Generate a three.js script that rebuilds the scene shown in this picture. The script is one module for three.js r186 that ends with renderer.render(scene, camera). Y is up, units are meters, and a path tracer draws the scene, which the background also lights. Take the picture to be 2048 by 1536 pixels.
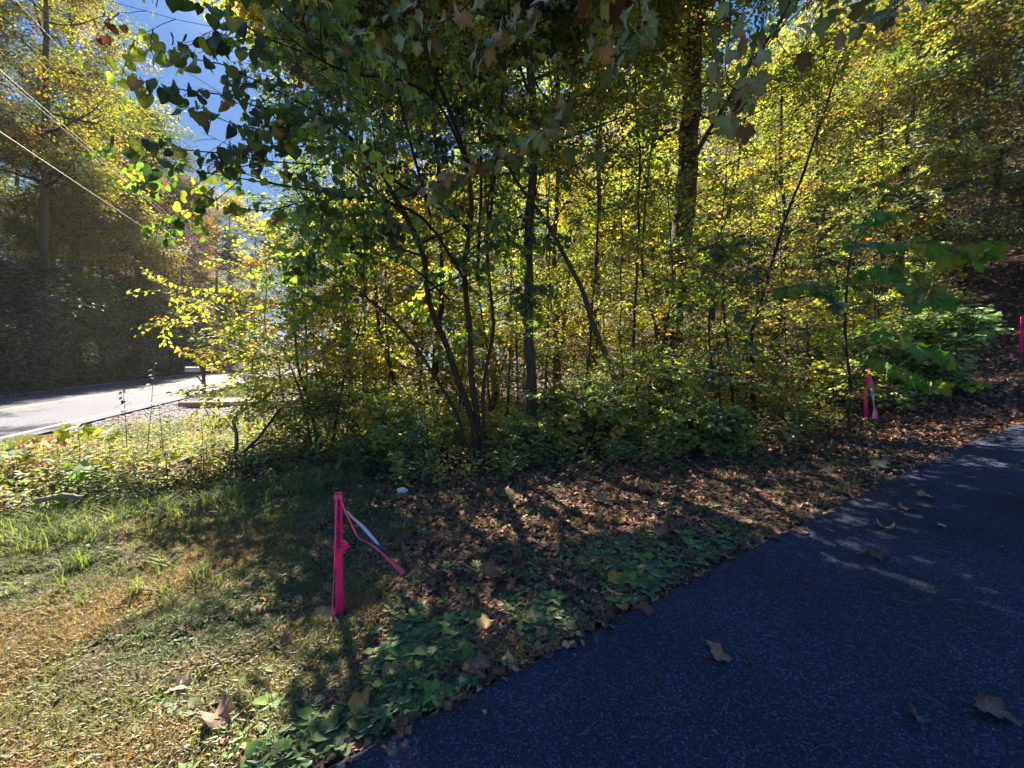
import * as THREE from 'three';
import { ImprovedNoise } from 'three/addons/math/ImprovedNoise.js';
import { mergeGeometries } from 'three/addons/utils/BufferGeometryUtils.js';
import { FontLoader } from 'three/addons/loaders/FontLoader.js';
import { TextGeometry } from 'three/addons/geometries/TextGeometry.js';

// ---------------------------------------------------------------- camera, sky, sun, exposure
const scene = new THREE.Scene();
const EYE = new THREE.Vector3(0, 1.5, 0), PITCH = -1.87 * Math.PI / 180, FOC = 859;
const camera = new THREE.PerspectiveCamera(2 * Math.atan(768 / FOC) * 180 / Math.PI, 1024 / 768, 0.05, 900);
camera.position.copy(EYE); camera.rotation.x = PITCH; camera.updateMatrixWorld(true);
const SUN_AZ = -28 * Math.PI / 180, SUN_EL = 42 * Math.PI / 180;
const sunDir = new THREE.Vector3(Math.sin(SUN_AZ) * Math.cos(SUN_EL), Math.sin(SUN_EL), -Math.cos(SUN_AZ) * Math.cos(SUN_EL));
{
  const w = 512, h = 256, data = new Float32Array(w * h * 4);
  for (let j = 0; j < h; j++) for (let i = 0; i < w; i++) {
    const el = ((j + 0.5) / h - 0.5) * Math.PI, az = ((i + 0.5) / w - 0.5) * 2 * Math.PI;
    const x = Math.cos(el) * Math.cos(az), y = Math.sin(el), z = Math.cos(el) * Math.sin(az);
    const ang = Math.acos(Math.min(1, Math.max(-1, x * sunDir.x + y * sunDir.y + z * sunDir.z)));
    const hz = Math.exp(-Math.max(0, y) * 5.5), glow = 0.22 * Math.exp(-((ang / 0.12) ** 2)) + 0.022 * Math.exp(-ang / 0.3);
    const o = (j * w + i) * 4, c = [0.005 + 0.078 * hz, 0.040 + 0.100 * hz, 0.122 + 0.100 * hz];
    const g = [1.1, 1.12, 1.08];
    for (let k = 0; k < 3; k++) {
      let v = c[k] + glow * g[k];
      if (y < 0) { const t = Math.min(1, -y * 12); v = v * (1 - t) + [0.07, 0.065, 0.05][k] * t; }
      data[o + k] = v;
    }
    data[o + 3] = 1;
  }
  const sky = new THREE.DataTexture(data, w, h, THREE.RGBAFormat, THREE.FloatType);
  sky.mapping = THREE.EquirectangularReflectionMapping; sky.magFilter = sky.minFilter = THREE.LinearFilter; sky.needsUpdate = true;
  scene.background = sky; scene.environment = sky;
}
const sun = new THREE.DirectionalLight(new THREE.Color(1, 0.92, 0.78), 5);
sun.name = 'sun'; sun.position.copy(sunDir).multiplyScalar(80); sun.castShadow = true; sun.shadow.radius = 1;
Object.assign(sun.shadow.camera, { left: -45, right: 45, top: 45, bottom: -45, near: 1, far: 200 }); sun.shadow.mapSize.set(4096, 4096);
scene.add(sun, sun.target);
const renderer = new THREE.WebGLRenderer({ antialias: true });
renderer.toneMapping = THREE.LinearToneMapping; renderer.toneMappingExposure = 5.7;
renderer.shadowMap.enabled = true; renderer.setSize(1024, 768);

// ---------------------------------------------------------------- helpers
const V = (x, y, z) => new THREE.Vector3(x, y, z);
function rng(seed) { let a = seed >>> 0; return () => { a = (a + 0x6D2B79F5) >>> 0; let t = Math.imul(a ^ (a >>> 15), 1 | a); t = (t + Math.imul(t ^ (t >>> 7), 61 | t)) ^ t; return ((t ^ (t >>> 14)) >>> 0) / 4294967296; }; }
const perlin = new ImprovedNoise();
const noise = (x, y, z = 0) => perlin.noise(x + 31.7, y + 17.3, z + 5.1);
const clamp = (x, a = 0, b = 1) => Math.min(b, Math.max(a, x));
const sstep = (a, b, x) => { const t = clamp((x - a) / (b - a)); return t * t * (3 - 2 * t); };
const lerp = (a, b, t) => a + (b - a) * t;
const col = (r, g, b) => new THREE.Color().setRGB(r, g, b);
const used = new Map();
function numbered(n) { const k = used.get(n) ?? 0; used.set(n, k + 1); return k ? `${n}_${String(k).padStart(3, '0')}` : n; }
function tag(o, label, category, group) { o.userData = { label, category }; if (group) o.userData.group = group; return o; }
function group(name, label, category, pos, grp) { const g = new THREE.Group(); g.name = numbered(name); g.position.copy(pos); tag(g, label, category, grp); scene.add(g); return g; }
function mesh(name, geo, mat, parent) { const m = new THREE.Mesh(geo, mat); m.name = parent === scene ? numbered(name) : name; parent.add(m); return m; }
function structure(name, geo, mat, parent = scene) { const m = mesh(name, geo, mat, parent); if (parent === scene) m.userData.kind = 'structure'; return m; }
// a viewing ray through a point of the 2048 x 1536 picture, cut at a depth in metres: used to measure where things stand
function at(u, v, d) { const p = V((u - 1024) / FOC, -(v - 768) / FOC, -1).applyEuler(camera.rotation); return p.multiplyScalar(d / -p.z).add(EYE); }
const pix = (p) => { const q = p.clone().sub(EYE).applyMatrix4(new THREE.Matrix4().makeRotationX(-PITCH)); return [1024 + FOC * q.x / -q.z, 768 - FOC * q.y / -q.z, -q.z]; };

class MB {               // collects tubes and free triangles into one geometry
  constructor() { this.p = []; this.n = []; this.uv = []; this.c = []; this.i = []; }
  tube(pts, radii, sides = 6, ragged = 0, seed = 0) {
    const n = pts.length, t = V(), u = V(), w = V(); let base = this.p.length / 3, len = 0;
    let up = V(0.31, 0.12, 0.94);
    for (let k = 0; k < n; k++) {
      t.subVectors(pts[Math.min(n - 1, k + 1)], pts[Math.max(0, k - 1)]).normalize();
      u.crossVectors(t, up); if (u.lengthSq() < 1e-4) u.crossVectors(t, V(1, 0, 0)); u.normalize(); w.crossVectors(u, t).normalize(); up = w.clone();
      if (k) len += pts[k].distanceTo(pts[k - 1]);
      for (let s = 0; s <= sides; s++) {
        const a = s / sides * Math.PI * 2, ca = Math.cos(a), sa = Math.sin(a);
        const r = radii[k] * (1 + (ragged ? ragged * noise(ca * 1.7 + seed, sa * 1.7, len * 2.2) : 0));
        const x = u.x * ca + w.x * sa, y = u.y * ca + w.y * sa, z = u.z * ca + w.z * sa;
        this.p.push(pts[k].x + x * r, pts[k].y + y * r, pts[k].z + z * r); this.n.push(x, y, z);
        this.uv.push(s / sides * Math.max(1, Math.round(radii[0] * 2 * Math.PI / 0.3)), len / 0.6);
      }
    }
    for (let k = 0; k < n - 1; k++) for (let s = 0; s < sides; s++) {
      const a = base + k * (sides + 1) + s, b = a + sides + 1;
      this.i.push(a, b, a + 1, a + 1, b, b + 1);
    }
    return this;
  }
  geometry(origin) {
    const g = new THREE.BufferGeometry(), p = new Float32Array(this.p);
    if (origin) for (let k = 0; k < p.length; k += 3) { p[k] -= origin.x; p[k + 1] -= origin.y; p[k + 2] -= origin.z; }
    g.setAttribute('position', new THREE.BufferAttribute(p, 3)); g.setAttribute('normal', new THREE.Float32BufferAttribute(this.n, 3));
    g.setAttribute('uv', new THREE.Float32BufferAttribute(this.uv, 2)); g.setIndex(this.i); return g;
  }
}
function smooth(pts, n) { const c = new THREE.CatmullRomCurve3(pts, false, 'centripetal'); return c.getPoints(n); }

// ---------------------------------------------------------------- textures
function dataTex(n, m, f, srgb = false) {
  const d = new Uint8Array(n * m * 4);
  for (let j = 0; j < m; j++) for (let i = 0; i < n; i++) { const c = f(i, j), o = (j * n + i) * 4; d[o] = clamp(c[0]) * 255; d[o + 1] = clamp(c[1]) * 255; d[o + 2] = clamp(c[2]) * 255; d[o + 3] = 255; }
  const t = new THREE.DataTexture(d, n, m); t.wrapS = t.wrapT = THREE.RepeatWrapping; t.magFilter = THREE.LinearFilter; t.minFilter = THREE.LinearMipmapLinearFilter;
  if (srgb) t.colorSpace = THREE.SRGBColorSpace; t.needsUpdate = true; return t;
}
// pebbles of a paved or gravelled surface on a tiling jittered grid: height and tone of the nearest pebble
function pebbleField(n, cells, seed, lo, hi) {
  const r = rng(seed), pt = []; for (let k = 0; k < cells * cells; k++) pt.push([r(), r(), r(), lo + (hi - lo) * r()]);
  const h = new Float32Array(n * n), tone = new Float32Array(n * n), s = cells / n;
  for (let j = 0; j < n; j++) for (let i = 0; i < n; i++) {
    const x = i * s, y = j * s, cx = Math.floor(x), cy = Math.floor(y); let best = 9, bt = 0;
    for (let b = -1; b <= 1; b++) for (let a = -1; a <= 1; a++) {
      const q = pt[((cy + b + cells) % cells) * cells + (cx + a + cells) % cells];
      const dx = cx + a + q[0] - x, dy = cy + b + q[1] - y, dd = Math.sqrt(dx * dx + dy * dy) / q[3];
      if (dd < best) { best = dd; bt = q[2]; }
    }
    h[j * n + i] = Math.sqrt(Math.max(0, 1 - best * best)); tone[j * n + i] = bt;
  }
  return { h, tone };
}
const N = 1024;
const pebA = pebbleField(N, 150, 5, 0.42, 0.72), fineRnd = rng(77), fine = Float32Array.from({ length: N * N }, () => fineRnd());
const asphaltMap = dataTex(N, N, (i, j) => {
  const k = j * N + i, h = pebA.h[k], t = pebA.tone[k], f = fine[k];
  let v = 0.05 + 0.10 * h * (0.4 + t) + 0.06 * f * f; if (t > 0.78 && h > 0.2) v += 0.34 * h * (t - 0.74) * 4.5; else if (t < 0.25) v *= 0.65;
  const w = t > 0.84 ? 1.06 : 1; return [v * 0.80 * w, v * 0.92 * w, v * 1.30];
});
const asphaltBump = dataTex(N, N, (i, j) => { const k = j * N + i, v = 0.75 * pebA.h[k] + 0.25 * fine[k]; return [v, v, v]; });
const soilNoise = (i, j, n, f, s) => { const a = i / n * Math.PI * 2, b = j / n * Math.PI * 2; return noise(Math.cos(a) * f + s, Math.sin(a) * f + Math.cos(b) * f * 1.13, Math.sin(b) * f + s * 0.37); };
const M = 512, fine2 = rng(99), soilFine = Float32Array.from({ length: M * M }, () => fine2());
const pebB = pebbleField(M, 60, 15, 0.35, 0.75);
const soilV = Float32Array.from({ length: M * M }, (_, k) => { const i = k % M, j = (k / M) | 0; return 0.5 + 0.3 * soilNoise(i, j, M, 3, 1) + 0.3 * soilNoise(i, j, M, 9, 7) + 0.22 * (pebB.tone[k] - 0.5) * pebB.h[k] + 0.3 * (soilFine[k] - 0.5); });
const soilMap = dataTex(M, M, (i, j) => { const v = soilV[j * M + i]; return [clamp(v * 0.98, 0.08), clamp(v * 0.95, 0.08), clamp(v * 0.9, 0.08)]; });
const soilBump = dataTex(M, M, (i, j) => { const v = soilV[j * M + i] * 0.7 + 0.3 * pebB.h[j * M + i]; return [v, v, v]; });
const barkV = (i, j) => { const n = 256, m = 512, a = i / n * Math.PI * 2, b = j / m * Math.PI * 2; const r = noise(Math.cos(a) * 3.2, Math.sin(a) * 3.2 + Math.cos(b) * 0.9, Math.sin(b) * 0.9); const q = noise(Math.cos(a) * 9, Math.sin(a) * 9 + Math.cos(b) * 3, Math.sin(b) * 3); return clamp(0.55 + 0.55 * Math.abs(r) * 1.6 - 0.35 + 0.5 * q); };
const barkA = []; for (let j = 0; j < 512; j++) for (let i = 0; i < 256; i++) barkA.push(barkV(i, j));
const barkMap = dataTex(256, 512, (i, j) => { const v = 0.35 + 0.65 * barkA[j * 256 + i]; return [v, v * 0.97, v * 0.92]; });
const barkBump = dataTex(256, 512, (i, j) => { const v = barkA[j * 256 + i]; return [v, v, v]; });

// ---------------------------------------------------------------- materials
const std = (o) => new THREE.MeshStandardMaterial(o);
const barkMat = (name, c, b = 0.012) => { const m = std({ name, color: c, map: barkMap, bumpMap: barkBump, bumpScale: b, roughness: 0.95 }); return m; };
const bark = { grey: barkMat('grey bark', col(0.22, 0.19, 0.14), 0.02), brown: barkMat('brown bark', col(0.19, 0.125, 0.07), 0.02), dark: barkMat('dark bark', col(0.10, 0.075, 0.05), 0.02), pale: barkMat('pale bark', col(0.36, 0.33, 0.28)), twig: barkMat('twig bark', col(0.085, 0.062, 0.045), 0.003), dead: barkMat('weathered wood', col(0.34, 0.28, 0.22), 0.006) };
const leafMat = (name, o = {}) => new THREE.MeshPhysicalMaterial({ name, color: 0xffffff, vertexColors: true, side: THREE.DoubleSide, roughness: 1, transmission: 0.62, thickness: 0, clearcoat: 0.15, clearcoatRoughness: 0.42, ...o });
const veins = dataTex(256, 256, (i, j) => { const x = Math.abs(i / 256 - 0.5), z = j / 256, q = ((z - x * 0.95) / 0.12 % 1 + 1) % 1, rib = Math.max(Math.exp(-((x / 0.012) ** 2)), 0.75 * Math.exp(-(((q - 0.5) / 0.07) ** 2)) * Math.exp(-x * 2)), m = 0.5 * noise(i * 0.025, j * 0.025, 1) + 0.25 * noise(i * 0.09, j * 0.09, 2), spot = clamp((noise(i * 0.06, j * 0.06, 7) - 0.38) * 6); const v = (0.66 + 0.28 * m + 0.3 * rib) * (1 - 0.45 * spot); return [v * (1 + 0.12 * spot), v, v * (1 - 0.2 * spot)]; });
const leafM = leafMat('living leaf'), dryM = leafMat('dry leaf', { transmission: 0.22, clearcoat: 0.05 }), grassM = leafMat('grass blade', { transmission: 0.45, clearcoat: 0.04 }), weedM = leafMat('weed leaf', { transmission: 0.6, clearcoat: 0.03 });

// ---------------------------------------------------------------- the lie of the land
const RX = -10.4, RD = 8.8, TX = -0.3236, TD = 0.946;             // the road's near white line: a point and its direction (x, distance ahead)
const lateral = (x, d) => (x - RX) * -TD + (d - RD) * TX;          // metres beyond the white line
const along = (x, d) => (x - RX) * TX + (d - RD) * TD;
const EDGE = [[-9.5, -4.2], [-6, -1.9], [-3, 0.12], [-1.6, 1.0], [-0.6, 1.6], [0.46, 2.24], [1.62, 2.92], [2.8, 3.57], [4.6, 4.5], [6.4, 5.25], [9, 6.05], [13, 6.9], [20, 7.6], [32, 7.6]];
const edgeCurve = smooth(EDGE.map(([x, d]) => V(x, 0, d)), 160);
function edgeDist(x, d) {                                          // signed distance to the driveway's edge, negative on the asphalt
  let best = 1e9, sg = 1;
  for (let k = 0; k < edgeCurve.length - 1; k++) {
    const a = edgeCurve[k], b = edgeCurve[k + 1], ex = b.x - a.x, ez = b.z - a.z, t = clamp(((x - a.x) * ex + (d - a.z) * ez) / (ex * ex + ez * ez));
    const qx = x - a.x - ex * t, qz = d - a.z - ez * t, q = qx * qx + qz * qz;
    if (q < best) { best = q; sg = ex * (d - a.z) - ez * (x - a.x) > 0 ? 1 : -1; }
  }
  return Math.sqrt(best) * sg;
}
function base(x, d) {
  const right = x > 0 ? 0.07 * x + (x < 14 ? 0.006 * x * x : 1.176 + 0.168 * (x - 14)) : 0;
  const left = x < 0 ? -0.27 * (1 - Math.exp(x * 0.28)) : 0;
  const run = d < 36 ? 0.038 * d : 1.368 + 0.012 * (d - 36);
  const q = 0.8 * x + 0.6 * d - 13, hill = q > 0 ? 0.33 * q * sstep(0, 5, q) * sstep(-6, 7, x) : 0;
  const l = lateral(x, d), bank = l > 7.6 ? 0.28 * (l - 7.6) * sstep(7.6, 10.5, l) : 0;
  return right + left + run + Math.min(hill, 16) + Math.min(bank, 12);
}
function H(x, d) {
  const y = base(x, d), e = edgeDist(x, d), l = lateral(x, d);
  const far = sstep(0.15, 0.9, e) * (l > -0.6 && l < 8 ? 0 : 1);
  let h = y + far * (0.05 * noise(x * 0.9, d * 0.9) + 0.025 * noise(x * 2.6, d * 2.6, 3));
  if (e < 0.02) h -= 0.05; else h -= 0.02 * (1 - sstep(0, 0.3, e));
  if (l > -0.3 && l < 7.7) h -= 0.05;
  return h;
}
const G = (x, z) => V(x, H(x, -z), z);
function ground(u, v) { let d = 0.8; for (let k = 0; k < 400; k++) { const p = at(u, v, d); if (p.y <= H(p.x, d)) break; d *= 1.012; } const p = at(u, v, d); p.y = H(p.x, d); return p; }

{ // the ground: one sheet, finer near by
  const axis = (lo, hi, s0, grow) => { const a = [0]; for (let x = 0; x < hi;) { x += s0 + grow * x; a.push(Math.min(x, hi)); } const b = []; for (let x = 0; x > lo;) { x -= s0 - grow * x; b.unshift(Math.max(x, lo)); } return [...b, ...a]; };
  const xs = axis(-160, 160, 0.06, 0.028), ds = axis(-40, 260, 0.06, 0.028), p = [], uv = [], c = [], idx = [];
  for (const d of ds) for (const x of xs) {
    p.push(x, H(x, d), -d); uv.push(x / 1.3, d / 1.3);
    const e = edgeDist(x, d), l = lateral(x, d);
    const n1 = noise(x * 0.55, d * 0.55, 9), n2 = noise(x * 1.9, d * 1.9, 2), n3 = noise(x * 5, d * 5, 4);
    const grass = clamp(sstep(-0.2, -2.6, x + 0.35 * (d - 3) + n1 * 1.2) * (d < 9 ? 1 : 0.5) + n2 * 0.35);
    const grit = clamp(sstep(0.9, 0.1, e) * 0.6 + n3 * 0.7 + n1 * 0.3 - 0.1);
    let r = lerp(0.135, 0.128, grass), g = lerp(0.068, 0.125, grass), b = lerp(0.045, 0.050, grass);
    r = lerp(r, 0.20, grit * 0.6); g = lerp(g, 0.19, grit * 0.6); b = lerp(b, 0.18, grit * 0.6);
    const moss = clamp((noise(x * 1.1, d * 1.1, 21) - 0.12) * 4) * grass; r = lerp(r, 0.21, moss * 0.3); g = lerp(g, 0.17, moss * 0.3); b = lerp(b, 0.035, moss * 0.3);
    const k = 1.0 + 0.45 * n2; c.push(r * k, g * k, b * k);
  }
  for (let j = 0; j < ds.length - 1; j++) for (let i = 0; i < xs.length - 1; i++) { const a = j * xs.length + i, b = a + xs.length; idx.push(a, a + 1, b, a + 1, b + 1, b); }
  const g = new THREE.BufferGeometry(); g.setAttribute('position', new THREE.Float32BufferAttribute(p, 3)); g.setAttribute('uv', new THREE.Float32BufferAttribute(uv, 2)); g.setAttribute('color', new THREE.Float32BufferAttribute(c, 3)); g.setIndex(idx); g.computeVertexNormals();
  structure('ground', g, std({ name: 'soil', vertexColors: true, map: soilMap, bumpMap: soilBump, bumpScale: 0.03, roughness: 1 }));
}
function strip(rows, lift, uvScale, tint, skirt = 0) {             // rows of [x, d] points to a paved sheet that follows the land
  const p = [], uv = [], c = [], idx = [], m = rows[0].length;
  rows.forEach((row) => row.forEach(([x, d, down]) => { p.push(x, base(x, d) + lift - (down ?? 0), -d); uv.push(x / uvScale, d / uvScale); c.push(...tint(x, d)); }));
  for (let j = 0; j < rows.length - 1; j++) for (let i = 0; i < m - 1; i++) { const a = j * m + i, b = a + m; idx.push(a, b, a + 1, a + 1, b, b + 1); }
  const g = new THREE.BufferGeometry(); g.setAttribute('position', new THREE.Float32BufferAttribute(p, 3)); g.setAttribute('uv', new THREE.Float32BufferAttribute(uv, 2)); g.setAttribute('color', new THREE.Float32BufferAttribute(c, 3)); g.setIndex(idx); g.computeVertexNormals();
  return g;
}
{ // driveway
  const dense = smooth(EDGE.map(([x, d]) => V(x, 0, d)), 700), rows = [];
  dense.forEach((q, k) => {
    const t = V().subVectors(dense[Math.min(700, k + 1)], dense[Math.max(0, k - 1)]).normalize(), nx = t.z, nd = -t.x, row = [];
    const wob = 0.018 * noise(q.x * 3, q.z * 3, 1) + 0.012 * noise(q.x * 11, q.z * 11, 2);
    for (const [s, down] of [[0, 0.09], [0.004, 0.012], [0.03, 0], [0.15, 0], [0.4, 0], [0.8, 0], [1.3, 0], [1.9, 0], [2.6, 0], [3.3, 0], [3.9, 0], [3.93, 0.09]]) row.push([q.x + nx * (s + wob), q.z + nd * (s + wob), down]);
    rows.push(row);
  });
  const g = strip(rows, 0.025, 1.25, (x, d) => { const v = 0.8 + 0.35 * noise(x * 0.7, d * 0.7, 4) + 0.3 * noise(x * 2.3, d * 2.3, 8); return [v, v, v]; });
  structure('driveway', g, std({ name: 'driveway asphalt', vertexColors: true, map: asphaltMap, bumpMap: asphaltBump, bumpScale: 0.003, roughness: 0.8, color: col(0.27, 0.30, 0.49) }));
}
{ // road with its painted lines
  const rows = []; for (let s = -45; s <= 150; s += 1.5) { const row = []; for (const l of [-0.35, -0.1, 0.6, 1.7, 2.6, 3.6, 4.6, 5.6, 6.6, 7.5]) row.push([RX + TX * s - TD * l, RD + TD * s + TX * l]); rows.push(row); }
  const g = strip(rows, 0.03, 2.2, (x, d) => { const l = lateral(x, d), w = 1 + 0.25 * noise(x * 0.3, d * 0.3) - 0.14 * Math.exp(-(((l % 3.7) - 1) ** 2) * 4); return [w, w, w]; });
  const road = structure('road', g, std({ name: 'worn road asphalt', vertexColors: true, map: asphaltMap, bumpMap: asphaltBump, bumpScale: 0.006, roughness: 0.9, color: col(0.54, 0.46, 0.46) }));
  const line = (l, w, lift) => { const r = []; for (let s = -45; s <= 150; s += 1.5) r.push([[RX + TX * s - TD * l, RD + TD * s + TX * l], [RX + TX * s - TD * (l + w), RD + TD * s + TX * (l + w)]]); return strip(r, lift, 1, () => [1, 1, 1]); };
  const white = std({ name: 'white road paint', color: col(0.62, 0.60, 0.56), roughness: 0.8, bumpMap: asphaltBump, bumpScale: 0.003 }), yellow = std({ name: 'yellow road paint', color: col(0.42, 0.24, 0.06), roughness: 0.7, bumpMap: asphaltBump, bumpScale: 0.003 });
  mesh('edge_line', line(0, 0.14, 0.035), white, road); mesh('edge_line', line(7.05, 0.14, 0.035), white, road);
  mesh('centre_line', line(3.47, 0.08, 0.035), yellow, road); mesh('centre_line', line(3.68, 0.08, 0.035), yellow, road);
}

// ---------------------------------------------------------------- leaf shapes (stalk at the origin, blade along +z, upper face +y)
const half = {
  ovate: [[0, 0], [0.17, 0.12], [0.27, 0.34], [0.25, 0.56], [0.15, 0.78], [0, 1]],
  slim: [[0, 0], [0.10, 0.2], [0.14, 0.45], [0.09, 0.75], [0, 1]],
  heart: [[0, 0.10], [0.16, -0.02], [0.36, 0.02], [0.48, 0.18], [0.49, 0.38], [0.38, 0.62], [0.2, 0.82], [0, 1]],
  maple: [[0, 0.03], [0.20, -0.06], [0.36, 0.03], [0.50, 0.06], [0.45, 0.20], [0.43, 0.30], [0.52, 0.40], [0.60, 0.56], [0.46, 0.58], [0.36, 0.62], [0.24, 0.60], [0.22, 0.76], [0.12, 0.88], [0, 1.0]],
  oak: [[0, 0], [0.08, 0.12], [0.26, 0.20], [0.12, 0.34], [0.38, 0.50], [0.14, 0.56], [0.32, 0.80], [0.10, 0.78], [0, 1]],
  tulip: [[0, 0], [0.30, -0.02], [0.46, 0.20], [0.34, 0.42], [0.46, 0.72], [0.26, 0.92], [0, 0.78]],
};
function leafShape(kind, o = {}) {                                  // {bend, fold, curl, twist, rim, heart, wob, seed}
  const h = half[kind], r = rng(o.seed ?? 1), out = h.map(([x, z]) => [x, z]).concat(h.slice(1, -1).reverse().map(([x, z]) => [-x, z]));
  const wob = o.wob ?? 0.04, cz = kind === 'maple' ? 0.28 : 0.42, n = out.length, p = [], c = [], uv = [], idx = [];
  const put = (x, z, rim) => {
    let y = -(o.fold ?? -0.25) * Math.abs(x); const a = (o.bend ?? 0.4) * z; let yy = y * Math.cos(a) - Math.sin(a) * z * 0.55, zz = z * (1 - 0.12 * a * a);
    const cu = o.curl ?? 0; let xx = x; if (cu) { const b = x * cu * 2.6; xx = Math.sin(b) / (cu * 2.6); yy += (1 - Math.cos(b)) / (cu * 2.6); }
    if (o.twist) { const b = o.twist * z, q = xx; xx = q * Math.cos(b) - yy * Math.sin(b); yy = q * Math.sin(b) + yy * Math.cos(b); }
    p.push(xx, yy + (rim ? (r() - 0.5) * 2 * wob : 0), zz); const k = rim ? (o.rim ?? [0.92, 0.92, 0.92]) : (o.heart ?? [1.08, 1.08, 1.0]); c.push(...k); uv.push(x * 0.72 + 0.5, z * 0.85 + 0.1);
  };
  put(0, cz, false); for (const [x, z] of out) put(x * (1 + (r() - 0.5) * 0.12), z, true);
  if (o.rings) { for (const [x, z] of out) put(x * 0.55, cz + (z - cz) * 0.55, false); for (let k = 0; k < n; k++) { const a = 1 + k, b = 1 + (k + 1) % n, a2 = a + n, b2 = b + n; idx.push(0, b2, a2, a2, b2, b, a2, b, a); } } else for (let k = 0; k < n; k++) idx.push(0, 1 + (k + 1) % n, 1 + k);
  const g = new THREE.BufferGeometry(); g.setAttribute('position', new THREE.Float32BufferAttribute(p, 3)); g.setAttribute('color', new THREE.Float32BufferAttribute(c, 3)); g.setAttribute('uv', new THREE.Float32BufferAttribute(uv, 2)); g.setIndex(idx); g.computeVertexNormals(); return g;
}
function quickLeaf(kind) {                                          // four to six triangles for leaves a pixel or two across
  const w = { ovate: 0.30, slim: 0.13, heart: 0.46, maple: 0.55 }[kind] ?? 0.3, y = 0.07;
  const p = kind === 'maple' ? [0, 0, 0, 0.5, y, 0.1, 0.26, 0, 0.4, 0.42, y, 0.72, 0, -y, 1, -0.42, y, 0.72, -0.26, 0, 0.4, -0.5, y, 0.1] : [0, 0, 0, w, y, 0.36, w * 0.55, y * 0.5, 0.74, 0, -0.08, 1, -w * 0.55, y * 0.5, 0.74, -w, y, 0.36];
  const n = p.length / 3, idx = []; for (let k = 1; k < n - 1; k++) idx.push(0, k + 1, k);
  const g = new THREE.BufferGeometry(); g.setAttribute('position', new THREE.Float32BufferAttribute(p, 3)); g.setIndex(idx); g.computeVertexNormals(); return g;
}
function place(g, m, c) { const q = g.clone().applyMatrix4(m), n = q.attributes.position.count, a = new Float32Array(n * 3), old = q.attributes.color; for (let k = 0; k < n; k++) for (let j = 0; j < 3; j++) a[k * 3 + j] = c[j] * (old ? old.getComponent(k, j) : 1); q.setAttribute('color', new THREE.BufferAttribute(a, 3)); q.deleteAttribute('uv'); return q; }
const mat4 = (p, dir, up, s, roll = 0) => { const z = dir.clone().normalize(), x = V().crossVectors(up, z); if (x.lengthSq() < 1e-5) x.set(1, 0, 0); x.normalize(); const y = V().crossVectors(z, x); const m = new THREE.Matrix4().makeBasis(x, y, z); if (roll) m.multiply(new THREE.Matrix4().makeRotationZ(roll)); m.scale(typeof s === 'number' ? V(s, s, s) : s); m.setPosition(p); return m; };
// a twig with its leaves, about `len` long, growing along +z
function spray(kind, o) {
  const r = rng(o.seed), parts = [], leaf = o.full ? [0, 1, 2].map((k) => leafShape(kind, { seed: o.seed + k, bend: 0.3 + 0.3 * k, fold: -0.2 })) : [quickLeaf(kind)];
  const tw = new MB(), bendy = (r() - 0.5) * 0.4, tip = (t) => V(bendy * t * t * o.len * 0.5, -0.18 * t * t * o.len, t * o.len);
  tw.tube([0, 0.35, 0.7, 1].map(tip), [0.006, 0.0045, 0.003, 0.0015].map((x) => x * (o.thick ?? 1)), 3); const tg = tw.geometry(); parts.push(place(tg, new THREE.Matrix4(), [0.3, 0.22, 0.14]));
  for (let k = 0; k < o.n; k++) {
    const t = 0.12 + 0.88 * (k + r() * 0.7) / o.n, side = (k % 2 ? 1 : -1), a = side * (0.55 + 0.7 * r()), p = tip(t).add(V((r() - 0.5), (r() - 0.5) * 0.8, (r() - 0.5)).multiplyScalar(o.len * (o.spread ?? 0.22))).add(V(side * o.len * (o.spread ?? 0.22) * 0.6 * r(), 0, 0));
    const dir = V(Math.sin(a), -0.15 - 0.75 * r() * (o.droop ?? 0.6), Math.cos(a)), up = V((r() - 0.5) * 1.3, 1, (r() - 0.5) * 1.3), s = o.leaf * (0.65 + 0.6 * r());
    const v = 0.7 + 0.55 * r(), h = (r() - 0.5) * 0.3; parts.push(place(leaf[k % leaf.length], mat4(p, dir, up, s), [v * (1 + h), v, v * (1 - h * 0.6)]));
  }
  return mergeGeometries(parts);
}
const S = {};
const sprays = (key, kind, o, n = 3) => { S[key] = Array.from({ length: n }, (_, k) => spray(kind, { ...o, seed: o.seed + k * 31 })); };
sprays('ovate', 'ovate', { n: 16, len: 0.36, leaf: 0.065, seed: 11, spread: 0.24 });
sprays('ovateFine', 'ovate', { n: 26, len: 0.42, leaf: 0.05, seed: 12, spread: 0.32 });
sprays('heart', 'heart', { n: 11, len: 0.36, leaf: 0.09, seed: 13, full: true, droop: 1.3 });
sprays('maple', 'maple', { n: 12, len: 0.36, leaf: 0.095, seed: 14, spread: 0.28 });
sprays('far', 'ovate', { n: 42, len: 0.95, leaf: 0.10, seed: 15, spread: 0.42, thick: 1.6 });
sprays('farMaple', 'maple', { n: 34, len: 0.95, leaf: 0.12, seed: 16, spread: 0.42, thick: 1.6 });
sprays('needle', 'slim', { n: 60, len: 0.7, leaf: 0.13, seed: 17, spread: 0.2, thick: 1.5 });

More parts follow.
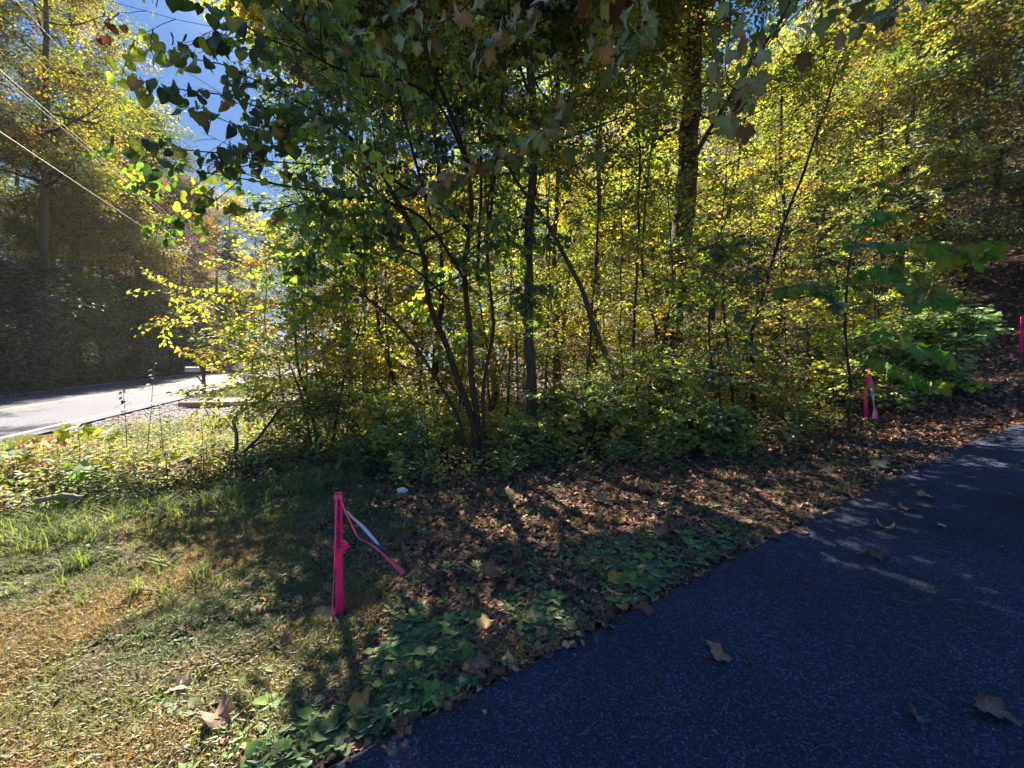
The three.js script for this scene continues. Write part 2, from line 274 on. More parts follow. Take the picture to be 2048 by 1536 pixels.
// ---------------------------------------------------------------- leaf colours (linear, real surfaces)
const C = { deep: [0.038, 0.068, 0.014], green: [0.09, 0.15, 0.018], fresh: [0.17, 0.27, 0.020], lime: [0.38, 0.43, 0.030], yellow: [0.60, 0.46, 0.035], gold: [0.42, 0.22, 0.022], orange: [0.42, 0.13, 0.02], rust: [0.22, 0.075, 0.03], brown: [0.13, 0.075, 0.04], tan: [0.40, 0.28, 0.17], olive: [0.26, 0.24, 0.032], grey: [0.14, 0.15, 0.10], blue: [0.03, 0.055, 0.05] };
const PAL = {
  thicket: [['green', 1.5], ['fresh', 3], ['lime', 5], ['olive', 1], ['yellow', 1.5]],
  sunny: [['lime', 5], ['yellow', 3], ['fresh', 2], ['gold', 0.7]],
  redbud: [['deep', 1.5], ['green', 4], ['fresh', 4], ['lime', 2.5], ['yellow', 1], ['rust', 0.2]],
  maple: [['green', 4], ['fresh', 4], ['lime', 1.5]],
  mapleTurn: [['green', 3], ['fresh', 2.5], ['lime', 2], ['olive', 2], ['gold', 0.9], ['rust', 0.7]],
  forest: [['olive', 4], ['fresh', 2], ['yellow', 2], ['lime', 3], ['gold', 0.6]],
  golden: [['gold', 1.5], ['yellow', 4], ['olive', 3], ['lime', 3]],
  orange: [['orange', 2], ['gold', 4], ['yellow', 2]],
  russet: [['rust', 3], ['orange', 1.5], ['olive', 2]],
  airy: [['olive', 4], ['lime', 2], ['gold', 0.8], ['grey', 2]],
  grey: [['grey', 4], ['green', 2]],
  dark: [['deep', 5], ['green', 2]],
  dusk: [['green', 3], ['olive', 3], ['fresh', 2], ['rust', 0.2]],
  weeds: [['green', 2], ['fresh', 3], ['olive', 3], ['lime', 2], ['yellow', 1.6], ['gold', 1.4], ['rust', 0.8], ['brown', 1]],
};
function pick(pal, x) { let tot = 0; for (const [, w] of pal) tot += w; let t = clamp(x, 0, 0.9999) * tot; for (const [k, w] of pal) { t -= w; if (t < 0) return C[k]; } return C[pal[0][0]]; }
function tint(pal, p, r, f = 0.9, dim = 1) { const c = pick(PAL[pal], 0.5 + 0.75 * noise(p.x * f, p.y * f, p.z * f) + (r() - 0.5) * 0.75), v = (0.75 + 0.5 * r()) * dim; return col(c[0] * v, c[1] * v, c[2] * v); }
function scatter(name, geos, mat, items, parent, label, category) {   // items: {m, c}: one instanced part or mass per call, over a few shape variants
  const holder = geos.length === 1 ? parent : parent;
  const out = [];
  geos.forEach((g, k) => {
    const mine = items.filter((_, i) => i % geos.length === k); if (!mine.length) return;
    const im = new THREE.InstancedMesh(g, mat, mine.length); mine.forEach((it, i) => { im.setMatrixAt(i, it.m); im.setColorAt(i, it.c); });
    im.name = parent === scene ? numbered(name) : name; im.userData.kind = 'stuff'; if (parent === scene) { im.userData.label = label; im.userData.category = category; }
    holder.add(im); out.push(im);
  });
  return out;
}

// ---------------------------------------------------------------- trees
// grows a limb and its side shoots into `wood`, and leaves the places where leaves sit in `tips`
function limb(T, p, dir, len, r0, level, o) {
  const r = T.r, n = Math.max(3, Math.round(len / (level ? 0.28 : 0.4))), pts = [p.clone()], d = dir.clone().normalize(), q = p.clone();
  for (let k = 0; k < n; k++) { d.add(V(r() - 0.5, r() - 0.5, r() - 0.5).multiplyScalar(o.wig ?? 0.34)); d.y += (o.up ?? 0.05) * (level ? 0.6 : 1); d.normalize(); q.addScaledVector(d, len / n); pts.push(q.clone()); }
  limbAlong(T, pts, r0, level, o);
}
function limbAlong(T, pts, r0, level, o) {
  const n = pts.length - 1, r = T.r; let len = 0; for (let k = 0; k < n; k++) len += pts[k].distanceTo(pts[k + 1]);
  T.wood.tube(pts, pts.map((_, k) => Math.max(0.0016, r0 * (1 - 0.85 * k / n))), level > 1 ? 3 : level ? 4 : 5);
  if (level >= (o.leafFrom ?? 1)) { const m = Math.max(2, Math.round(len / (o.step ?? 0.22))); for (let k = 0; k < m; k++) { const t = (0.25 + 0.75 * (k + 1) / m) * n, i = Math.min(n - 1, Math.floor(t)); T.tips.push({ p: pts[i].clone().lerp(pts[i + 1], t - i), d: V().subVectors(pts[i + 1], pts[i]).normalize() }); } }
  if (level >= (o.levels ?? 2)) return;
  const kids = Math.max(2, Math.round((o.kids ?? [9, 5])[level] ?? 4));
  for (let k = 0; k < kids; k++) {
    const t = (0.22 + 0.76 * (k + r() * 0.6) / kids) * n, i = Math.min(n - 1, Math.floor(t)), b = pts[i].clone().lerp(pts[i + 1], t - i), d = V().subVectors(pts[i + 1], pts[i]).normalize();
    const side = V().crossVectors(d, V(r() - 0.5, r() - 0.5, r() - 0.5)).normalize(), a = (o.ang ?? 0.8) * (0.7 + 0.6 * r());
    const kd = d.clone().multiplyScalar(Math.cos(a)).addScaledVector(side, Math.sin(a)); kd.y += o.lift ?? 0.05; if (o.flat) kd.y *= o.flat;
    limb(T, b, kd, len * (o.ratio ?? 0.48) * (1 - 0.45 * t / n) * (0.7 + 0.6 * r()), Math.max(0.0022, r0 * 0.42 * (1 - 0.6 * t / n)), level + 1, o);
  }
}
let seedAt = 100;
function tree(name, label, category, grp, trunks, o) {               // trunks: [{pts, r, r1}], first point of the first at the ground
  const T = { r: rng(o.seed ?? seedAt++), wood: new MB(), tips: [] }, base = trunks[0].pts[0].clone(), g = group(name, label, category, base, grp);
  const lum = new MB();
  trunks.forEach((t) => {
    const pts = smooth(t.pts, t.n ?? 22), n = pts.length; pts.forEach((p, k) => { const w = (t.wob ?? 0.03) * Math.min(1, k / 4); p.x += w * noise(p.y * 1.3, base.x * 3, 1) * 2; p.z += w * noise(p.y * 1.3, base.x * 3, 8) * 2; });
    lum.tube(pts, pts.map((_, k) => lerp(t.r, t.r1 ?? t.r * 0.3, k / (n - 1)) * (1 + 0.5 * Math.exp(-k * 0.9) * (t.flare ?? 1))), t.sides ?? 9, 0.35, t.r * 40);
    const lo = t.crown ?? o.crown ?? 0.35, m = t.limbs ?? o.limbs ?? 12;
    for (let k = 0; k < m; k++) {
      const f = lo + (1 - lo) * (k + T.r() * 0.8) / m, i = Math.min(n - 2, Math.floor(f * (n - 1))), p = pts[i].clone().lerp(pts[i + 1], f * (n - 1) - i), az = k * 2.399 + T.r() * 1.2;
      const el = lerp(o.elev?.[0] ?? 0.15, o.elev?.[1] ?? 0.9, (f - lo) / (1 - lo)) + (T.r() - 0.5) * 0.3, shape = (o.shape ?? ((x) => Math.sin(Math.PI * (0.18 + 0.72 * x))))((f - lo) / (1 - lo));
      let dir = V(Math.cos(az) * Math.cos(el), Math.sin(el), Math.sin(az) * Math.cos(el));
      limb(T, p, dir, (o.reach ?? 2) * shape * (0.75 + 0.5 * T.r()), lerp(t.r, t.r1 ?? t.r * 0.3, f) * 0.45, 0, o);
    }
  });
  (o.extra ?? []).forEach((e) => limbAlong(T, smooth(e.pts, e.n ?? 14), e.r, e.level ?? 0, { ...o, ...e }));
  mesh('trunk', lum.geometry(base), o.bark ?? bark.brown, g);
  if (T.wood.i.length) mesh('limbs', T.wood.geometry(base), o.twig ?? bark.twig, g);
  leaves(g, base, T, o); return g;
}
function leaves(g, base, T, o) {
  const items = [], r = T.r, keep = (o.keep ?? 1) * (o.thin ?? (base.z < -8.7 ? 0.5 : 0.68));
  for (const t of T.tips) {
    const high = t.p.y > 6.6 && base.z > -8.6, c = high ? o.top ?? 2 : o.many ?? 1;
    for (let k = 0; k < c; k++) {
      if (r() > (high ? 1 : keep) || (o.where && !o.where(t.p))) continue;
      const a = r() * 6.283, side = V(Math.cos(a), (r() - 0.5) * 0.8, Math.sin(a)), d = t.d.clone().multiplyScalar(0.7).addScaledVector(side, o.fan ?? 0.8); if (o.sag) d.y -= o.sag;
      const p = t.p.clone().addScaledVector(side, (o.jit ?? 0.05) * r());
      items.push({ m: mat4(p.clone().sub(base), d, V((r() - 0.5) * 0.5, 1, (r() - 0.5) * 0.5), (o.size ?? 1) * (high ? 1.5 : 1) * (0.7 + 0.6 * r())), c: tint(o.pal ?? 'thicket', t.p, r, o.patch ?? 0.9, o.tone ?? 1) });
    }
  }
  if (items.length) scatter('foliage', S[o.spray ?? 'ovate'], o.leafMat ?? leafM, items, g);
  counts.sprays += items.length;
}
const counts = { sprays: 0 };
// ---- branches close to the camera whose leaves are built one by one
const tone = (name, list, mat) => list.map((c, k) => { const m = mat.clone(); m.name = `${name} ${k}`; m.color = col(...c).multiplyScalar(1.35); m.map = veins; return m; });
const mixc = (a, b, t) => [0, 1, 2].map((k) => C[a][k] * (1 - t) + C[b][k] * t);
const TONES = {
  redbud: tone('redbud leaf', [C.deep, mixc('deep', 'green', 0.5), C.green, mixc('green', 'fresh', 0.5), mixc('green', 'olive', 0.5), C.lime, mixc('deep', 'green', 0.7), mixc('gold', 'olive', 0.4), C.green, C.blue, mixc('green', 'fresh', 0.7)], leafM),
  maple: tone('maple leaf', [C.green, mixc('green', 'fresh', 0.5), C.fresh, mixc('fresh', 'lime', 0.4), mixc('green', 'deep', 0.4), C.green], leafM),
  turning: tone('turning leaf', [mixc('green', 'fresh', 0.4), mixc('green', 'olive', 0.6), mixc('green', 'fresh', 0.7), mixc('gold', 'olive', 0.6), mixc('rust', 'olive', 0.3), mixc('olive', 'fresh', 0.5), [0.42, 0.46, 0.20], [0.36, 0.42, 0.16], [0.44, 0.47, 0.22], [0.34, 0.40, 0.13], [0.52, 0.34, 0.12]], leafM),
  sunny: tone('yellow green leaf', [C.lime, mixc('lime', 'yellow', 0.5), C.yellow, mixc('lime', 'fresh', 0.4), mixc('yellow', 'gold', 0.4), C.lime], leafM),
  bright: tone('bright green leaf', [[0.20, 0.42, 0.02], [0.16, 0.42, 0.02], mixc('fresh', 'lime', 0.6), [0.13, 0.34, 0.02], C.lime], leafM),
  dry: tone('fallen leaf', [C.brown, C.tan, [0.25, 0.16, 0.09], [0.33, 0.21, 0.12], [0.17, 0.085, 0.05]], dryM),
};
function withStalk(g, len = 0.32, w = 0.012) {
  const s = new THREE.BufferGeometry(); s.setAttribute('position', new THREE.Float32BufferAttribute([-w, 0, 0.12, w, 0, 0.12, w, 0.05, -len, -w, 0.05, -len, 0, -w * 1.6, 0.1, 0, 0.05 - w * 1.6, -len], 3)); s.setAttribute('color', new THREE.Float32BufferAttribute(new Array(18).fill(0.55), 3)); s.setAttribute('uv', new THREE.Float32BufferAttribute(new Array(12).fill(0.02), 2)); s.setIndex([0, 1, 2, 0, 2, 3, 1, 4, 2, 4, 5, 2, 4, 0, 5, 0, 3, 5]); s.computeVertexNormals();
  return mergeGeometries([g, s]);
}
const LEAF = {};
const shapes = (key, kind, n, f) => { LEAF[key] = Array.from({ length: n }, (_, k) => withStalk(leafShape(kind, f(k)))); };
shapes('heart', 'heart', 6, (k) => ({ seed: 40 + k, bend: 0.2 + 0.22 * k, fold: -0.12 - 0.06 * (k % 3), curl: k === 4 ? 0.5 : k === 5 ? -0.35 : 0.12, rim: k % 3 === 0 ? [0.95, 0.7, 0.6] : [0.85, 0.9, 0.85], wob: 0.03, rings: true }));
shapes('maple', 'maple', 6, (k) => ({ seed: 60 + k, bend: 0.2 + 0.2 * k, fold: -0.1 - 0.08 * (k % 3), curl: [0.1, 0.45, -0.35, 0.25, 0.6, -0.5][k], twist: [0.2, -0.5, 0.4, 0, 0.6, -0.3][k], rim: k % 2 ? [1.15, 0.8, 0.6] : [0.85, 0.9, 0.85], heart: [1.15, 1.15, 1.05], wob: 0.06, rings: true }));
shapes('ovate', 'ovate', 5, (k) => ({ seed: 80 + k, bend: 0.15 + 0.25 * k, fold: -0.22, curl: 0.1, wob: 0.015 }));
function closeBranches(g, base, twigs, o) {                          // twigs: [{pts, r}]; the largest in view of the leaves are parts, at most 290
  const r = rng(o.seed), wood = new MB(), list = [], geos = LEAF[o.kind], mats = TONES[o.tones];
  for (const t of twigs) {
    const pts = smooth(t.pts, Math.max(8, t.n ?? 14)), n = pts.length; let len = 0; for (let k = 1; k < n; k++) len += pts[k].distanceTo(pts[k - 1]);
    pts.forEach((p, k) => { const w = 0.05 * k / n; p.x += w * noise(k * 0.5, t.r * 900, o.seed); p.y += w * noise(k * 0.5, o.seed, t.r * 700); });
    wood.tube(pts, pts.map((_, k) => Math.max(0.0014, t.r * (1 - 0.85 * k / (n - 1)))), 5);
    const m = Math.round(len * (1 - (t.from ?? 0.25)) / (t.gap ?? o.gap));
    for (let k = 0; k < m; k++) {
      const f = ((t.from ?? 0.25) + (1 - (t.from ?? 0.25)) * (k + r() * 0.6) / m) * (n - 1), i = Math.min(n - 2, Math.floor(f)), p = pts[i].clone().lerp(pts[i + 1], f - i), d = V().subVectors(pts[i + 1], pts[i]).normalize();
      const side = V().crossVectors(d, V(0, 1, 0)).normalize().multiplyScalar(k % 2 ? 1 : -1), reach = o.size * (0.3 + 0.7 * r()) * (o.out ?? 1);
      const b = p.clone().addScaledVector(side, reach * (0.5 + r() * 0.5)).addScaledVector(d, reach * 0.3); b.y -= reach * 0.25 * r();
      const stem = smooth([p, p.clone().lerp(b, 0.55).add(V(0, 0.012, 0)), b], 3); wood.tube(stem, stem.map(() => 0.0019), 3);
      const ld = side.clone().multiplyScalar(0.55).addScaledVector(d, 0.3).add(V((r() - 0.5) * 0.9, -(o.hang ?? 0.9) * (0.35 + r() * 0.9), (r() - 0.5) * 0.9)), up = V((r() - 0.5) * 1.4, 1, (r() - 0.5) * 1.4 + (o.face ?? 0));
      const s = o.size * (0.62 + 0.62 * r());
      list.push({ m: mat4(b.sub(base), ld, up, V(s * (0.8 + 0.35 * r()), s, s)), g: geos[Math.floor(r() * geos.length)], mat: mats[Math.floor(r() * mats.length)], near: t.far ? 9 : p.distanceTo(EYE) / s });
    }
  }
  mesh('twigs', wood.geometry(base), bark.twig, g);
  list.sort((a, b) => a.near - b.near);
  for (const it of list.slice(0, o.most ?? 290)) { const m = mesh('leaf', it.g, it.mat, g); m.applyMatrix4(it.m); }
  const rest = list.slice(o.most ?? 290); if (rest.length) scatter('foliage', [geos[0]], leafM, rest.map((it) => ({ m: it.m, c: it.mat.color })), g);
}
const P = (u, v, d) => at(u, v, d);
const path = (...a) => a.map(([u, v, d]) => at(u, v, d));
const root = (u, d, sink = 0.05) => { const x = (u - 1024) / FOC * d * 1.0; const p = V(x, 0, -d); p.y = H(x, d) - sink; return p; };
const stemPts = (u, d, ...rest) => [root(u, d), ...rest.map(([a, b, c]) => at(a, b, c ?? d))];

// ---------------------------------------------------------------- the thicket between verge and wood
tree('tree', 'straight slim grey trunk rising through the middle of the thicket', 'tree', null,
  [{ pts: stemPts(1065, 6.3, [1062, 760], [1056, 560], [1062, 420], [1066, 300], [1062, 120], [1050, -150], [1040, -420]), r: 0.085, r1: 0.045, crown: 0.56, limbs: 20, n: 30 }],
  { seed: 301, top: 4, reach: 2.6, bark: bark.grey, pal: 'thicket', spray: 'ovate', kids: [6, 4], levels: 2, keep: 0.6, elev: [0.1, 0.7] });
tree('tree', 'leaning smooth trunk just right of the grey trunk, slanting to the left', 'tree', null,
  [{ pts: stemPts(1268, 6.3, [1238, 800], [1205, 700], [1165, 580], [1120, 490], [1082, 425], [1050, 380], [1000, 300]), r: 0.046, r1: 0.02, crown: 0.6, limbs: 7 }],
  { seed: 302, reach: 1.4, bark: bark.grey, pal: 'thicket', spray: 'ovate', kids: [5, 3], keep: 0.6 });
tree('tree', 'thickest dark brown trunk, standing tall behind the thicket', 'tree', null,
  [{ pts: stemPts(1335, 7.7, [1345, 640], [1362, 480], [1375, 300], [1385, 120], [1390, -80], [1392, -400]), r: 0.20, r1: 0.125, crown: 0.72, limbs: 10, n: 30, wob: 0.02 },
   { pts: path([1380, 330, 7.7], [1430, 240, 7.6], [1500, 130, 7.4], [1580, 20, 7.2]), r: 0.05, r1: 0.02, crown: 0.2, limbs: 7, flare: 0 }],
  { seed: 303, top: 1, reach: 2.2, bark: bark.brown, pal: 'thicket', spray: 'ovateFine', kids: [7, 5], keep: 0.5, elev: [0.1, 0.7] });
// the heart-leaved tree whose arching branches come towards the camera
{
  const g = tree('redbud_tree', 'heart-leaved tree with several stems, arching dark branches out to the left against the sky', 'tree', null,
    [{ pts: [...stemPts(958, 5.6, [945, 850], [905, 720], [862, 620], [845, 500], [800, 410], [760, 340]).slice(0, 7), at(700, 275, 4.2)], r: 0.05, r1: 0.022, crown: 0.45, limbs: 8 },
     { pts: stemPts(962, 5.65, [950, 800], [938, 660], [930, 540], [945, 400], [900, 230, 5.2], [860, 140, 4.8]), r: 0.045, r1: 0.018, crown: 0.5, limbs: 8 },
     { pts: stemPts(966, 5.6, [965, 820], [985, 650], [975, 480], [990, 300]), r: 0.03, r1: 0.012, crown: 0.5, limbs: 6 },
     { pts: stemPts(945, 5.5, [900, 800], [820, 680], [740, 600], [660, 545]), r: 0.026, r1: 0.01, crown: 0.5, limbs: 6 }],
    { seed: 304, reach: 1.3, bark: bark.brown, twig: bark.dark, pal: 'redbud', spray: 'heart', size: 0.6, tone: 1.45, kids: [5, 4], keep: 0.68, sag: 0.5, elev: [0.2, 0.8],
      extra: [
        { pts: path([945, 470, 5.5], [880, 405, 5.0], [800, 370, 4.5], [730, 305, 4.0], [650, 235, 3.4], [560, 185, 2.8]), r: 0.026, kids: [11, 4], ratio: 0.4, keep: 1 },
        { pts: path([930, 560, 5.5], [850, 440, 5], [760, 400, 4.5], [650, 385, 3.9], [560, 370, 3.3], [450, 352, 2.9]), r: 0.022, kids: [11, 4], ratio: 0.36 },
        { pts: path([935, 330, 5.3], [880, 210, 4.7], [800, 160, 4.1], [720, 150, 3.5], [640, 120, 3.0], [560, 60, 2.7]), r: 0.02, kids: [11, 4], ratio: 0.4 },
        { pts: path([940, 330, 5.3], [830, 70, 4.5], [720, -20, 3.8], [620, -60, 3.2], [520, -60, 2.8]), r: 0.02, kids: [11, 4], ratio: 0.4 },
        { pts: path([955, 560, 5.6], [962, 330, 5.6], [945, 120, 5.5], [905, -60, 5.3], [870, -200, 5.1]), r: 0.022, kids: [14, 5], ratio: 0.42 },
        { pts: path([975, 480, 5.6], [1000, 250, 5.8], [1010, 40, 5.9], [1000, -160, 6.0]), r: 0.02, kids: [14, 5], ratio: 0.42 },
        { pts: path([860, 430, 5.4], [800, 200, 5.6], [770, 20, 5.8], [740, -140, 6.0]), r: 0.02, kids: [14, 5], ratio: 0.42 },
        { pts: path([900, 600, 5.4], [800, 520, 5.0], [700, 505, 4.6], [620, 490, 4.3]), r: 0.016, kids: [9, 4], ratio: 0.4 },
      ] });
  closeBranches(g, g.position, [
    { pts: path([640, 240, 3.3], [520, 215, 2.7], [400, 180, 2.35], [320, 170, 2.2], [283, 160, 2.15]), r: 0.006, from: 0.1, gap: 0.05 },
    { pts: path([560, 185, 2.9], [460, 135, 2.5], [380, 110, 2.3], [310, 92, 2.2]), r: 0.005, from: 0.1, gap: 0.05 },
    { pts: path([620, 110, 2.9], [500, 60, 2.4], [430, 15, 2.2], [350, -25, 2.1]), r: 0.006, from: 0.05, gap: 0.055 },
    { pts: path([600, 60, 2.9], [500, -30, 2.4], [420, -40, 2.2], [320, -15, 2.05]), r: 0.006, from: 0.1, gap: 0.06 },
    { pts: path([640, 255, 3.3], [520, 260, 2.8], [430, 230, 2.5], [360, 205, 2.35]), r: 0.005, from: 0.1, gap: 0.05 },
    { pts: path([650, 330, 3.7], [520, 320, 2.95], [400, 300, 2.6], [310, 285, 2.45], [225, 285, 2.35]), r: 0.006, from: 0.15, gap: 0.07 },
    { pts: path([520, 325, 2.95], [420, 345, 2.7], [350, 325, 2.5], [270, 318, 2.4]), r: 0.004, from: 0.15, gap: 0.1 },
    { pts: path([620, 400, 3.7], [500, 420, 3.1], [420, 395, 2.9], [380, 400, 2.8]), r: 0.005, from: 0.2, gap: 0.1 },
    { pts: path([600, 130, 2.9], [520, 100, 2.6], [450, 90, 2.4], [400, 60, 2.3]), r: 0.004, from: 0.1, gap: 0.05 },
    { pts: path([620, 200, 3.1], [560, 160, 2.8], [500, 165, 2.6], [440, 190, 2.45]), r: 0.004, from: 0.1, gap: 0.05 },
    { pts: path([660, 280, 3.5], [570, 250, 2.9], [490, 290, 2.7], [440, 300, 2.6]), r: 0.004, from: 0.1, gap: 0.055 },
    { pts: path([760, 230, 4.1], [690, 240, 3.6], [620, 230, 3.2], [560, 250, 3.0]), r: 0.004, from: 0.1, gap: 0.05 },
    { pts: path([760, 180, 4.1], [680, 110, 3.5], [610, 80, 3.1], [560, 30, 2.8]), r: 0.004, from: 0.1, gap: 0.05 },
    { pts: path([780, 300, 4.2], [700, 380, 3.7], [630, 370, 3.4], [560, 330, 3.1]), r: 0.004, from: 0.1, gap: 0.05 },
    { pts: path([760, 120, 4.0], [660, 40, 3.2], [600, 10, 2.8], [560, -20, 2.5]), r: 0.006, from: 0.1, gap: 0.06 },
    { pts: path([800, 260, 4.2], [700, 190, 3.4], [620, 130, 2.9], [540, 90, 2.6]), r: 0.006, from: 0.15, gap: 0.06 },
    { pts: path([780, 330, 4.3], [690, 300, 3.6], [590, 290, 3.1], [520, 285, 2.8]), r: 0.006, from: 0.15, gap: 0.065 },
  ], { seed: 21, kind: 'heart', tones: 'redbud', size: 0.08, gap: 0.06, hang: 1.0, out: 0.9 });
}
{ // big leaves hanging in from above
  const b0 = at(1180, -520, 4.2);
  const g = tree('maple_tree', 'large-leaved maple by the driveway, its turning leaves hanging in from above', 'tree', null,
    [{ pts: [root(2230, 2.9), V(4.0, 2.4, -3.0), V(3.9, 4.2, -3.2), V(3.7, 6.2, -3.4), V(3.5, 8.5, -3.7)], r: 0.14, r1: 0.06, crown: 0.6, limbs: 9 }],
    { seed: 305, reach: 2.4, bark: bark.grey, pal: 'mapleTurn', spray: 'maple', kids: [6, 4], keep: 0.5, elev: [0.2, 0.8],
      extra: [{ pts: [V(3.8, 4.6, -3.2), V(2.6, 4.5, -2.9), V(1.4, 4.1, -2.6), V(0.4, 3.9, -2.5), V(-0.4, 3.8, -2.6)], r: 0.03, kids: [5, 3], ratio: 0.25 }, { pts: [V(3.8, 4.2, -3.2), V(3.0, 3.9, -2.6), V(2.2, 3.6, -2.2)], r: 0.02, kids: [4, 3], ratio: 0.25 }] });
  closeBranches(g, g.position, [
    { pts: [V(2.6, 4.5, -2.9), at(1300, -60, 2.3), at(1275, 50, 2.2), at(1250, 110, 2.15)], r: 0.006, from: 0.35, gap: 0.06 },
    { pts: [V(2.6, 4.5, -2.9), at(1480, -60, 2.4), at(1460, 60, 2.2), at(1450, 150, 2.2), at(1470, 200, 2.25)], r: 0.006, from: 0.35, gap: 0.075 },
    { pts: [V(2.2, 3.6, -2.2), at(1620, -60, 2.1), at(1560, 40, 2.1), at(1500, 150, 2.15), at(1470, 230, 2.2)], r: 0.006, from: 0.3, gap: 0.08 },
    { pts: [V(3.0, 3.9, -2.6), at(1850, -60, 2.2), at(1800, 10, 2.1), at(1720, 40, 2.1)], r: 0.006, from: 0.35, gap: 0.055 },
    { pts: [V(1.4, 4.1, -2.6), at(1150, -80, 2.4), at(1080, 0, 2.3), at(1010, 60, 2.3), at(960, 100, 2.3)], r: 0.006, from: 0.3, gap: 0.06 },
    { pts: [V(1.4, 4.1, -2.6), at(1190, 0, 2.6), at(1150, 130, 2.7), at(1120, 240, 2.75), at(1040, 290, 2.75), at(930, 330, 2.8), at(860, 385, 2.8)], r: 0.007, from: 0.42, gap: 0.04 },
    { pts: [at(1120, 240, 2.75), at(1130, 270, 2.7), at(1180, 300, 2.7), at(1205, 330, 2.7)], r: 0.004, from: 0.1, gap: 0.05 },
    { pts: [V(0.4, 3.9, -2.5), at(1000, -60, 2.5), at(920, 20, 2.5), at(850, 60, 2.5), at(790, 110, 2.6)], r: 0.006, from: 0.3, gap: 0.06 },
    { pts: [V(2.2, 3.6, -2.2), at(1700, -70, 2.2), at(1640, 10, 2.25), at(1600, 80, 2.3)], r: 0.005, from: 0.3, gap: 0.08 },
    { pts: [V(2.6, 4.5, -2.9), at(1560, -80, 2.6), at(1520, 60, 2.6), at(1490, 170, 2.6), at(1480, 250, 2.6)], r: 0.005, from: 0.4, gap: 0.09 },
    { pts: [V(2.6, 4.5, -2.9), at(1260, -80, 2.7), at(1220, 20, 2.6), at(1190, 90, 2.5)], r: 0.005, from: 0.4, gap: 0.07 },
    { pts: [V(0.4, 3.9, -2.5), at(900, -40, 2.6), at(820, 20, 2.7), at(740, 60, 2.7), at(690, 120, 2.8)], r: 0.006, from: 0.3, gap: 0.06 },
  ], { seed: 22, kind: 'maple', tones: 'turning', size: 0.088, hang: 0.8, out: 1.1 });
}
{ // low maple with bright leaves to the right
  const g = tree('maple_sapling', 'young maple with big bright green leaves drooping over the bank behind the second stake', 'sapling', null,
    [{ pts: stemPts(1700, 5.6, [1698, 720], [1690, 620], [1705, 520], [1735, 430]), r: 0.022, r1: 0.008, crown: 0.4, limbs: 7 }], { seed: 306, reach: 1.0, bark: bark.brown, pal: 'maple', spray: 'maple', kids: [4, 3], keep: 0.25 });
  closeBranches(g, g.position, [
    { pts: path([1700, 600, 5.5], [1740, 545, 5.0], [1790, 540, 4.5], [1840, 575, 4.1], [1865, 610, 3.9]), r: 0.006, from: 0.15, gap: 0.04 },
    { pts: path([1705, 540, 5.5], [1790, 490, 4.8], [1870, 490, 4.3], [1930, 510, 4.0], [1975, 490, 3.8]), r: 0.006, from: 0.2, gap: 0.045 },
    { pts: path([1700, 680, 5.5], [1760, 665, 5.0], [1830, 690, 4.6], [1900, 725, 4.4]), r: 0.006, from: 0.2, gap: 0.045 },
    { pts: path([1700, 700, 5.5], [1750, 715, 5.1], [1810, 745, 4.8], [1880, 775, 4.5]), r: 0.005, from: 0.2, gap: 0.045 },
    { pts: path([1695, 640, 5.6], [1650, 590, 5.4], [1610, 570, 5.2], [1570, 580, 5.0]), r: 0.005, from: 0.2, gap: 0.045 },
    { pts: path([1705, 540, 5.5], [1720, 470, 5.2], [1760, 430, 5.0], [1800, 430, 4.8]), r: 0.005, from: 0.2, gap: 0.05 },
  ], { seed: 23, kind: 'maple', tones: 'bright', size: 0.15, hang: 0.6 });
}
{ // fresh green maple sapling in front of the thickest trunk
  const g = tree('maple_sapling', 'slim maple sapling thick with small fresh green leaves below the thickest trunk', 'sapling', null,
    [{ pts: stemPts(1440, 5.9, [1430, 800], [1420, 690], [1425, 590], [1440, 520]), r: 0.018, r1: 0.006, crown: 0.3, limbs: 14 }], { seed: 307, reach: 0.75, bark: bark.brown, pal: 'maple', spray: 'maple', kids: [4, 3], keep: 0.6, size: 0.62, flat: 0.6, tone: 1.25 });
}
{ // left-hand shrub reaching towards the road
  const g = tree('shrub', 'yellow green shrub at the left end of the thicket, twigs reaching over the weeds', 'shrub', null,
    [{ pts: stemPts(640, 6.6, [625, 830], [600, 740], [590, 650], [575, 560]), r: 0.03, r1: 0.01, crown: 0.25, limbs: 10 }, { pts: stemPts(655, 6.7, [680, 800], [700, 690], [690, 590]), r: 0.025, r1: 0.01, crown: 0.25, limbs: 11 },
     { pts: stemPts(625, 6.5, [610, 820], [590, 750], [565, 690]), r: 0.02, r1: 0.008, crown: 0.25, limbs: 9 }],
    { seed: 308, reach: 1.15, bark: bark.brown, pal: 'sunny', spray: 'ovate', kids: [5, 3], keep: 0.75, elev: [0, 0.7] });
  closeBranches(g, g.position, [
    { pts: path([600, 640, 6.6], [520, 600, 6.3], [430, 590, 6.1], [350, 565, 5.9], [290, 535, 5.8]), r: 0.007, from: 0.2, gap: 0.04 },
    { pts: path([520, 600, 6.3], [470, 580, 6.1], [400, 575, 6.0]), r: 0.004, from: 0.1, gap: 0.05 },
    { pts: path([560, 690, 6.6], [520, 665, 6.4], [480, 640, 6.2], [430, 628, 6.1]), r: 0.005, from: 0.2, gap: 0.045 },
    { pts: path([570, 760, 6.5], [500, 755, 6.2], [430, 735, 6.0], [385, 710, 5.9], [355, 695, 5.85]), r: 0.006, from: 0.15, gap: 0.025 },
    { pts: path([560, 740, 6.5], [520, 720, 6.2], [490, 705, 6.1]), r: 0.004, from: 0.1, gap: 0.03 },
  ], { seed: 24, kind: 'ovate', tones: 'sunny', size: 0.085, hang: 0.8 });
}
